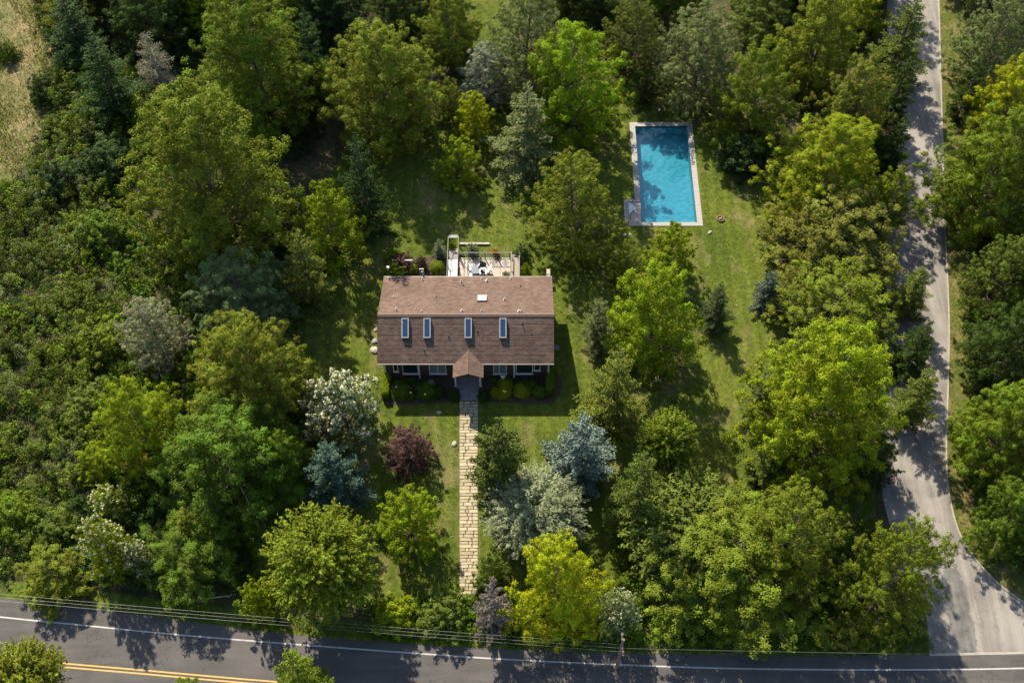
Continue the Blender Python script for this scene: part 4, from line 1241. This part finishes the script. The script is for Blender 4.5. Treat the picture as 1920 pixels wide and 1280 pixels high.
 ('broad', 'broadleaf_tree', 1850, -100, 160, 180, 'G', 'tree beyond the far edge across the lane'),
 ('broad', 'broadleaf_tree', 190, -80, 170, 180, 'DK', 'dark tree beyond the far edge of the dry field'),
 ('broad_large', 'broadleaf_tree', 2010, 400, 200, 260, 'OC', 'tree past the edge behind the large green lane tree'),
 ('broad_large', 'broadleaf_tree', 2020, 780, 200, 260, 'G', 'tree past the edge behind the tall fresh green tree'),
 # bushes standing out of the thicket
 ('bush', 'shrub', 115, 330, 100, 80, 'DT', 'dark bush at the boundary of dry field and thicket', 'shrub'),
 ('bush', 'shrub', 80, 160, 70, 60, 'DK', 'dark bush standing in the dry field beside the wood', 'shrub'),
 ('bush', 'shrub', 12, 95, 45, 40, 'G', 'small green bush alone in the dry field', 'shrub'),
 ('bush', 'shrub', 205, 300, 120, 90, 'DT', 'shaded bush left of the great spreading tree', 'shrub'),
 ('bush', 'shrub', 195, 430, 110, 90, 'G', 'deep green bush under the left boughs of the great spreading tree', 'shrub'),
 ('bush', 'shrub', 185, 640, 110, 90, 'M', 'mid green bush left of the pale grey-green thicket tree', 'shrub'),
 ('bush', 'shrub', 165, 760, 110, 90, 'OC', 'dull bush beside the yellow-green thicket tree', 'shrub'),
 ('bush', 'shrub', 25, 960, 110, 90, 'M', 'green bush at the picture edge above the cables', 'shrub'),
 ('bush', 'shrub', 110, 985, 100, 80, 'OC', 'bush just above the green roadside tree', 'shrub'),
 # planting behind the house
 ('bush', 'shrub', 743, 506, 50, 30, 'YG', 'low green bush beneath the purple climber behind the house', 'shrub'),
 ('bush', 'climber', 752, 492, 52, 18, 'PU', 'dark purple climber on the white trellis', 'shrub'),
 ('bush', 'shrub', 790, 494, 26, 34, 'PU', 'purple-black upright shrub in the bed behind the house', 'shrub'),
 ('ball', 'clipped_shrub', 820, 503, 30, 32, 'YG', 'clipped green dome against the white stair', 'shrub'),
 ('ball', 'clipped_shrub', 772, 506, 26, 24, 'YG', 'small green clump beside the thin post frame', 'shrub'),
 ('spruce', 'dwarf_spruce', 824, 465, 30, 42, 'SG', 'variegated cream-green dwarf spruce by the stair foot', 'shrub'),
 ('bush', 'shrub', 885, 466, 25, 26, 'SG', 'round grey-green shrub behind the middle of the railing', 'shrub'),
 ('bush', 'shrub', 929, 473, 18, 18, 'OR', 'little orange-yellow shrub behind the railing', 'shrub'),
 ('bush', 'shrub', 977, 468, 34, 34, 'GR', 'larger grey-green ball shrub past the ramp corner', 'shrub'),
 ('bush', 'shrub', 986, 505, 22, 34, 'YG', 'bright green shrubbery along the ramp side', 'shrub'),
 ('bush', 'shrub', 846, 458, 22, 12, 'YG', 'low yellow-green plant at the stair top', 'shrub'),
 ('bush', 'dried_plant', 949, 514, 16, 14, 'GB', 'dry straw-coloured potted plant near the ramp', 'plant'),
 ('bush', 'shrub', 738, 478, 34, 18, 'YG', 'low leafy plant outside the trellis on the lawn', 'shrub'),
 # planting in front of the house
 ('ball', 'clipped_shrub', 752, 739, 42, 28, 'M', 'wide clipped shrub near the left hedge', 'shrub'),
 ('ball', 'clipped_shrub', 771, 740, 18, 24, 'G', 'narrow shrub with a yellow flower beside the wide clipped one', 'shrub'),
 ('ball', 'clipped_shrub', 800, 736, 42, 36, 'G', 'large dark clipped shrub beneath the white-flowered plant', 'shrub'),
 ('ball', 'clipped_shrub', 823, 731, 26, 38, 'DK', 'dark upright shrub right of the white-flowered plant', 'shrub'),
 ('blossom', 'flowering_plant', 808, 719, 18, 22, 'GR', 'white-flowered plant before the double window left of the porch', 'plant'),
 ('ball', 'clipped_shrub', 850, 741, 25, 30, 'DK', 'dark clipped ball left of the stoop', 'shrub'),
 ('ball', 'clipped_shrub', 908, 741, 23, 29, 'DK', 'dark clipped ball right of the stoop', 'shrub'),
 ('ball', 'clipped_shrub', 947, 725, 32, 26, 'YM', 'upper yellow-green mound under the white pennant', 'shrub'),
 ('ball', 'clipped_shrub', 929, 734, 22, 30, 'YM', 'left yellow-green mound right of the dark stoop ball', 'shrub'),
 ('ball', 'clipped_shrub', 945, 739, 30, 26, 'YM', 'yellow-green mound carrying two yellow flowers', 'shrub'),
 ('ball', 'clipped_shrub', 978, 737, 33, 26, 'YM', 'lone oval yellow-green mound', 'shrub'),
 ('ball', 'clipped_shrub', 1012, 738, 28, 25, 'M', 'green mound next to the right hedge', 'shrub'),
 ('ball', 'clipped_shrub', 997, 724, 26, 22, 'G', 'dull green shrub behind the oval mound', 'shrub'),
 ('bush', 'shrub', 986, 716, 18, 16, 'G', 'small shrub under the large right window', 'shrub'),
 ('bush', 'shrub', 772, 713, 22, 20, 'G', 'small green shrub under the large left window', 'shrub'),
 ('bush', 'shrub', 745, 718, 18, 16, 'OC', 'low shrub at the left corner of the house wall', 'shrub'),
 ('bush', 'shrub', 926, 713, 16, 14, 'M', 'tiny shrub beside the porch under the right double window', 'shrub'),
 ('bush', 'shrub', 968, 711, 10, 10, 'G', 'tiny plant between pennant and downpipe', 'plant'),
]
for a in TREES:
    kind, name, cx, cy, wp, hp_, col, label = a[:8]
    place(kind, name, cx, cy, wp, hp_, col, label, a[8] if len(a) > 8 else 'tree')

# clipped hedges at the two house corners
def hedge(name, x0, x1, y0, y1, h, col, label, seed):
    rng = np.random.default_rng(seed)
    cx, cy = (x0 + x1) / 2, (y0 + y1) / 2
    o = empty(name, (cx, cy, 0)); tag(o, label, 'hedge')
    hx, hy = (x1 - x0) / 2, (y1 - y0) / 2
    n = 9000
    d = rng.uniform(-1, 1, (n, 3)); k = rng.integers(0, 5, n)
    for f in range(5):
        s = k == f
        if f == 0: d[s, 2] = 1
        else: d[s, (f - 1) // 2] = 1 if f % 2 else -1
    nrm = np.where(np.abs(d) > .999, d, 0)
    P = d * np.array([hx, hy, h / 2]) + np.array([0, 0, h / 2])
    P *= (1 - .10 * (np.abs(d) ** 6).sum(1, keepdims=True) + .10)
    P += nrm * (np.sin(P[:, :1] * 3.1 + 1) * np.sin(P[:, 1:2] * 2.3) * .09) + rng.normal(0, .04, (n, 3))
    P[:, 2] = np.maximum(P[:, 2], .03)
    lv = Leaves()
    lv.add(P, nrm + rng.normal(0, .5, (n, 3)), rng.normal(0, 1, (n, 3)), .085 * rng.uniform(.7, 1.3, n), .055, np.clip(rng.normal(.5, .2, n), 0, 1))
    c = bpy.data.objects.new('foliage', lv.mesh('foliage', M['leaf'])); c.color = (*C[col], 1); link(c, o)
    mb = MB(); mb.box(-hx * .75, hx * .75, -hy * .9, hy * .9, 0, h * .8); mb.build('inner_twigs', M['bark'], o)
hedge('hedge', -10.75, -10.15, -5.6, -3.0, .95, 'YG', 'light green clipped hedge at the left front house corner', 1)
hedge('hedge', 2.85, 3.5, -5.4, -3.1, .95, 'M', 'green clipped hedge at the right front house corner', 2)

# flowers, pennant, odds and ends
for px, py, lab in ((770, 736, 'single yellow flower on the narrow shrub'), (797, 739, 'yellow flower on the large dark clipped shrub'), (944, 733, 'left one of two yellow flowers on the mound'), (947.5, 734, 'right one of two yellow flowers on the mound'), (743, 725, 'single white flower by the left house corner')):
    p = G(px, py, .95)
    fl = MB()
    fl.lathe([(.02, -.03), (.075, 0), (.08, .03), (.04, .05)], (0, 0, .2), 8)
    fo = empty('flower', (p[0], p[1], p[2] - .2)); tag(fo, lab, 'flower')
    pm = bpy.data.materials.get('yellow_petal') or plain('yellow_petal', (.75, .58, .05), .6, .1, 5)
    fl.build('bloom', M['white'] if px == 743 else pm, fo); MB().tube([(0, 0, -.5), (0, 0, .19)], .015, 5).build('stem', M['bark'], fo)
p = G(943, 707, .9)
fo = empty('pennant', (p[0], p[1], 0)); tag(fo, 'white triangular garden pennant on a stake before the right double window', 'flag')
mb = MB(); mb.v = [(-.24, 0, 1.15), (.24, 0, 1.15), (0, -.10, .66), (-.24, .02, 1.15), (.24, .02, 1.15), (0, -.08, .66)]; mb.f = [(0, 2, 1), (3, 4, 5), (0, 1, 4, 3), (1, 2, 5, 4), (2, 0, 3, 5)]
mb.build('cloth', M['white'], fo); MB().tube([(0, .04, 0), (0, .04, 1.2)], .015, 5).build('stake', M['darkmetal'], fo)
# iron fire ring on the lawn by the pool
p = G(1351, 411)
fo = empty('fire_ring', (p[0], p[1], 0)); tag(fo, 'rusty round fire ring on the lawn right of the pool', 'fire pit')
MB().lathe([(.24, 0), (.36, 0), (.34, .15), (.27, .15), (.24, .02)], n=18).build('rim', M['clay'], fo); MB().lathe([(.23, .01), (.23, .05), (.1, .07)], n=12).build('ash', M['mulch'], fo)
MB().tube([(-.15, -.08, .1), (.15, .1, .14)], .06, 7).build('log', M['wood'], fo); MB().tube([(-.11, .12, .1), (.1, -.14, .15)], .05, 7).build('log', M['bark'], fo)
def rock(px, py, r, lab, mat='rock', seed=0):
    rr = random.Random(seed); p = G(px, py)
    mb = MB(); n = 9
    prof = [(r * .9, 0), (r, r * .25), (r * .7, r * .5), (r * .25, r * .6)]
    mb.lathe(prof, n=n); mb.v = [(x * rr.uniform(.75, 1.25), y * rr.uniform(.6, 1.0), z * rr.uniform(.8, 1.2)) for x, y, z in mb.v]
    o = mb.build('stone', M[mat]); o.location = (p[0], p[1], 0); o.rotation_euler = (0, 0, rr.uniform(0, 3)); tag(o, lab, 'stone')
rock(702, 640, .32, 'pale stone beside the left gable, the larger one', seed=1)
rock(703, 657, .40, 'pale flat stone beside the left gable, nearest the hedge', seed=2)
rock(705, 618, .22, 'small pale stone beside the left gable, under the ridge end', seed=3)
rock(1043, 652, .3, 'grey stone beside the right gable', 'stoop', seed=4)
rock(823, 774, .2, 'white stone on the front lawn near the path head', seed=5)
rock(852, 832, .26, 'pale stone at the left path edge', seed=6)
rock(1171, 441, .2, 'white stone left of the rounded poolside bush', seed=7)
rock(1182, 440, .14, 'smaller white stone left of the rounded poolside bush', seed=8)
rock(1331, 436, .22, 'pale stone on the lawn below the fire ring', seed=9)
p = G(1235, 213, .5)
fo = empty('garden_light', (p[0], p[1], 0)); tag(fo, 'short pale garden light post beyond the pool head', 'light')
MB().tube([(0, 0, 0), (0, 0, .9)], .04, 7).build('post', M['darkmetal'], fo); MB().lathe([(.05, .9), (.1, .95), (.1, 1.1), (.03, 1.16)], n=10).build('lantern', M['white'], fo)
# fallen white rail by the roadside bank
a, b2 = G(386, 1121, .3), G(442, 1112, .5)
fo = empty('fallen_rail', (a[0], a[1], 0)); tag(fo, 'fallen pale fence rail on the shaded bank beside the yellow shrub', 'rail')
mb = MB(); mb.tube([(0, 0, .2), (b2[0] - a[0], b2[1] - a[1], .3)], .05, 6); mb.build('rail', M['wood'], fo)
mb = MB(); mb.tube([((b2[0] - a[0]) * .7, (b2[1] - a[1]) * .7, 0), ((b2[0] - a[0]) * 1.02, (b2[1] - a[1]) * 1.02 + .3, .75)], .05, 6); mb.build('stake', M['wood'], fo)

# overhead cables along the road and their poles
def pole(px, py, lab):
    p = G(px, py, 5.6)
    o = empty('utility_pole', (p[0], p[1], 0)); tag(o, lab, 'pole')
    MB().tube([(0, .1, 0), (0, .1, 6.4)], [.13, .09], 9).build('shaft', M['pole'], o)
    MB().box(-.06, .06, -.75, .85, 5.45, 5.57).build('crossarm', M['pole'], o)
    for k in range(5): MB().lathe([(.05, 5.57), (.06, 5.62), (.03, 5.7)], (0, -.6 + .3 * k, 0), 8).build('insulator', M['darkmetal'], o)
    return o
PL = [(-330, 1082), (1168, 1208), (2420, 1222)]
pole(*PL[0], 'utility pole left of the picture carrying the cables')
pole(*PL[1], 'wooden utility pole hidden between the golden tree and the olive clump')
pole(*PL[2], 'utility pole right of the picture carrying the cables')
for k in range(3):
    pts = []
    for i in range(2 if k == 1 else 1):
        a, b2 = G(*PL[i], 5.65), G(*PL[i + 1], 5.65)
        for j in range(13):
            t_ = j / 12
            q = a + (b2 - a) * t_ + np.array([0, -.5 + .25 * k, -.9 * 4 * t_ * (1 - t_) * (.5 + .05 * k)])
            if i == 0 or j > 0: pts.append(q)
    mb = MB(); mb.tube(pts, .006, 5)
    o = mb.build('overhead_cable', M['cable']); tag(o, 'pale overhead cable running along the main road verge', 'cable', 'cables along the main road')

# ------------------------------------------------------------------ ground cover nobody could count
def inside(P, poly):
    x, y = P[:, 0], P[:, 1]; r = np.zeros(len(P), bool); n = len(poly)
    for i in range(n):
        x0, y0 = poly[i][:2]; x1, y1 = poly[(i + 1) % n][:2]
        c = ((y0 > y) != (y1 > y)) & (x < (x1 - x0) * (y - y0) / (y1 - y0 + 1e-12) + x0)
        r ^= c
    return r
def scatter(poly, n, rng):
    A = np.array([p[:2] for p in poly]); lo, hi = A.min(0), A.max(0)
    P = rng.uniform(lo, hi, (n, 2)); return P[inside(P, poly)]

def thicket(name, poly, n, r, h, col, label, seed, L=.17, per=9, nl=26):
    rng = np.random.default_rng(seed)
    P = scatter(poly, n, rng); m = len(P)
    rr = rng.uniform(.45, 1.2, m) ** 1.5 * r * 1.25; hh = rng.uniform(.35, 1.25, m) ** 1.6 * h * 1.5
    d = unit(rng.normal(size=(m, per, 3)) + np.array([0, 0, .4])); d[..., 2] = np.abs(d[..., 2])
    Q = np.concatenate([P, np.zeros((m, 1))], 1)[:, None, :] + d * np.stack([rr, rr, hh], 1)[:, None, :] * rng.uniform(.7, 1.05, (m, per, 1))
    lv = Leaves(); Q = Q.reshape(-1, 3)
    add_tufts(lv, Q, .3, nl, L, L * .6, rng)
    base = np.repeat(rng.uniform(0, 1, m), per)
    lv.tv[-1] = np.clip(np.repeat(base, nl) + rng.normal(0, .12, len(Q) * nl), 0, 1)
    o = bpy.data.objects.new(name, lv.mesh(name, M['leaf'])); o.color = (*C[col], 1); link(o)
    tag(o, label, None, None, 'stuff')
tk = PX([(-260, 380), (20, 350), (75, 270), (100, 120), (290, 130), (300, 330), (240, 470), (250, 560), (215, 720), (190, 880), (150, 980), (20, 1090), (-260, 1080)])
thicket('bramble_thicket', tk, 950, 1.0, 1.35, 'OC', 'tangled bramble thicket covering the slope left of the trees', 1, .14, 10, 34)
thicket('bramble_thicket', tk, 420, 1.0, 1.5, 'M', 'olive growth mixed through the bramble thicket', 2, .21, 9, 20)
thicket('bramble_thicket', tk, 150, .9, 1.6, 'GR', 'greyish growth mixed through the bramble thicket', 3, .12, 12, 40)
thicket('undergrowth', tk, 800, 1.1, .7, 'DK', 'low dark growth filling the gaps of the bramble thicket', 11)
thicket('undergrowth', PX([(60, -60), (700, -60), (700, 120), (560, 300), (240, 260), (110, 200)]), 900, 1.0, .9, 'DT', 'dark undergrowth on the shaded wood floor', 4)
thicket('undergrowth', PX([(1795, -60), (2060, -60), (2060, 1130), (1990, 1130), (1880, 1060), (1830, 980), (1812, 850), (1815, 600), (1805, 400)]), 900, 1.0, .9, 'G', 'green undergrowth beneath the trees across the lane', 5)
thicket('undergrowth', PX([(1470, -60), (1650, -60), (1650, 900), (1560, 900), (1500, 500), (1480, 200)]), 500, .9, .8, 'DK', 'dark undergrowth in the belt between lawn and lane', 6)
thicket('undergrowth', PX([(230, 470), (330, 420), (540, 400), (570, 560), (545, 660), (600, 830), (470, 960), (230, 960), (200, 800)]), 800, 1.0, 1.0, 'G', 'low growth under the trees left of the house', 10)
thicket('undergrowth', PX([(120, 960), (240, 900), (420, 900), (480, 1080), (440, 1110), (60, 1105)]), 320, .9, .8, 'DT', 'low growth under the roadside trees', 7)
thicket('undergrowth', PX([(1150, 1000), (1640, 980), (1720, 1190), (1600, 1212), (1180, 1200)]), 420, .8, .8, 'G', 'low growth beneath the olive clump and corner tree', 8)
thicket('undergrowth', PX([(690, 1130), (860, 1125), (900, 1130), (1200, 1150), (1200, 1200), (900, 1190), (700, 1175)]), 240, .6, .6, 'G', 'low growth along the garden front by the main road', 9)

def blades(name, poly, n, h, wd, col, label, seed, clump=.0, z=.0, avoid=()):
    rng = np.random.default_rng(seed)
    P = scatter(poly, n, rng)
    for (x0, x1, y0, y1) in avoid: P = P[~((P[:, 0] > x0) & (P[:, 0] < x1) & (P[:, 1] > y0) & (P[:, 1] < y1))]
    m = len(P)
    q = np.sin(P[:, 0] * .55 + 1.3 * np.sin(P[:, 1] * .31)) * np.sin(P[:, 1] * .47 + 1.1 * np.sin(P[:, 0] * .39))
    if clump:
        kq = q + rng.normal(0, .25, m) > clump; P, q = P[kq], q[kq]; m = len(P)
    hh = h * rng.uniform(.5, 1.4, m) * (1 + .3 * q)
    Cc = np.column_stack([P, z + hh * .45])
    T = np.column_stack([rng.normal(0, .45, m), rng.normal(0, .45, m), np.ones(m)])
    Nn = np.column_stack([rng.normal(0, 1, m), rng.normal(0, 1, m), np.full(m, .5)])
    lv = Leaves(); lv.add(Cc, Nn, T, hh, wd, np.clip(.5 + .3 * q + rng.normal(0, .18, m), 0, 1))
    o = bpy.data.objects.new(name, lv.mesh(name, M['leaf'])); o.color = (*C[col], 1); link(o); tag(o, label, None, None, 'stuff')
keep = [(NX0 - .1, pool_x1 + .1, pool_y0 - .1, pool_y1 + .1), (X0 + .4, X1 - .4, WY0 - 1.9, 8.7), (-4.4, -2.5, -23, -4)]
C['LW'] = (.063, .087, .007); C['DR'] = (.19, .15, .07)
blades('grass', lawn_poly, 190000, .075, .05, 'LW', 'short mown grass of the lawn', 1, avoid=keep)
blades('dry_grass', field_poly, 90000, .35, .07, 'DR', 'dry straw-coloured grass of the field', 2)
blades('rough_grass', field_poly, 110000, .4, .09, 'OL', 'green grass growing through the dry field', 3, clump=.12)
vp = offset_line(r_edge, 2.5)[::-1] + offset_line(r_edge, .2)
blades('rough_grass', vp, 26000, .18, .06, 'OL', 'uncut grass of the lane verge', 4)
vp = offset_line(top_edge, 1.3)[30:70] + offset_line(top_edge, .1)[30:70][::-1]
blades('rough_grass', vp, 16000, .22, .07, 'G', 'uncut grass on the bank of the main road', 5)

# fallen leaves and bits on lawn and lane
rng = np.random.default_rng(77)
lv = Leaves()
P = scatter(lawn_poly, 900, rng); m = len(P)
for (x0, x1, y0, y1) in keep: P = P[~((P[:, 0] > x0) & (P[:, 0] < x1) & (P[:, 1] > y0) & (P[:, 1] < y1))]
P2 = scatter(l_edge[:100] + r_edge[:100][::-1], 260, rng)
for Q, z in ((P, .10), (P2, .02)):
    m = len(Q); lv.add(np.column_stack([Q, np.full(m, z)]), np.column_stack([rng.normal(0, .3, (m, 2)), np.ones(m)]), rng.normal(0, 1, (m, 3)), rng.uniform(.08, .2, m), .09, rng.uniform(0, 1, m))
o = bpy.data.objects.new('fallen_leaves', lv.mesh('fallen_leaves', M['leaf'])); o.color = (.26, .2, .1, 1); link(o); tag(o, 'dry leaves scattered over lawn and lane', None, None, 'stuff')
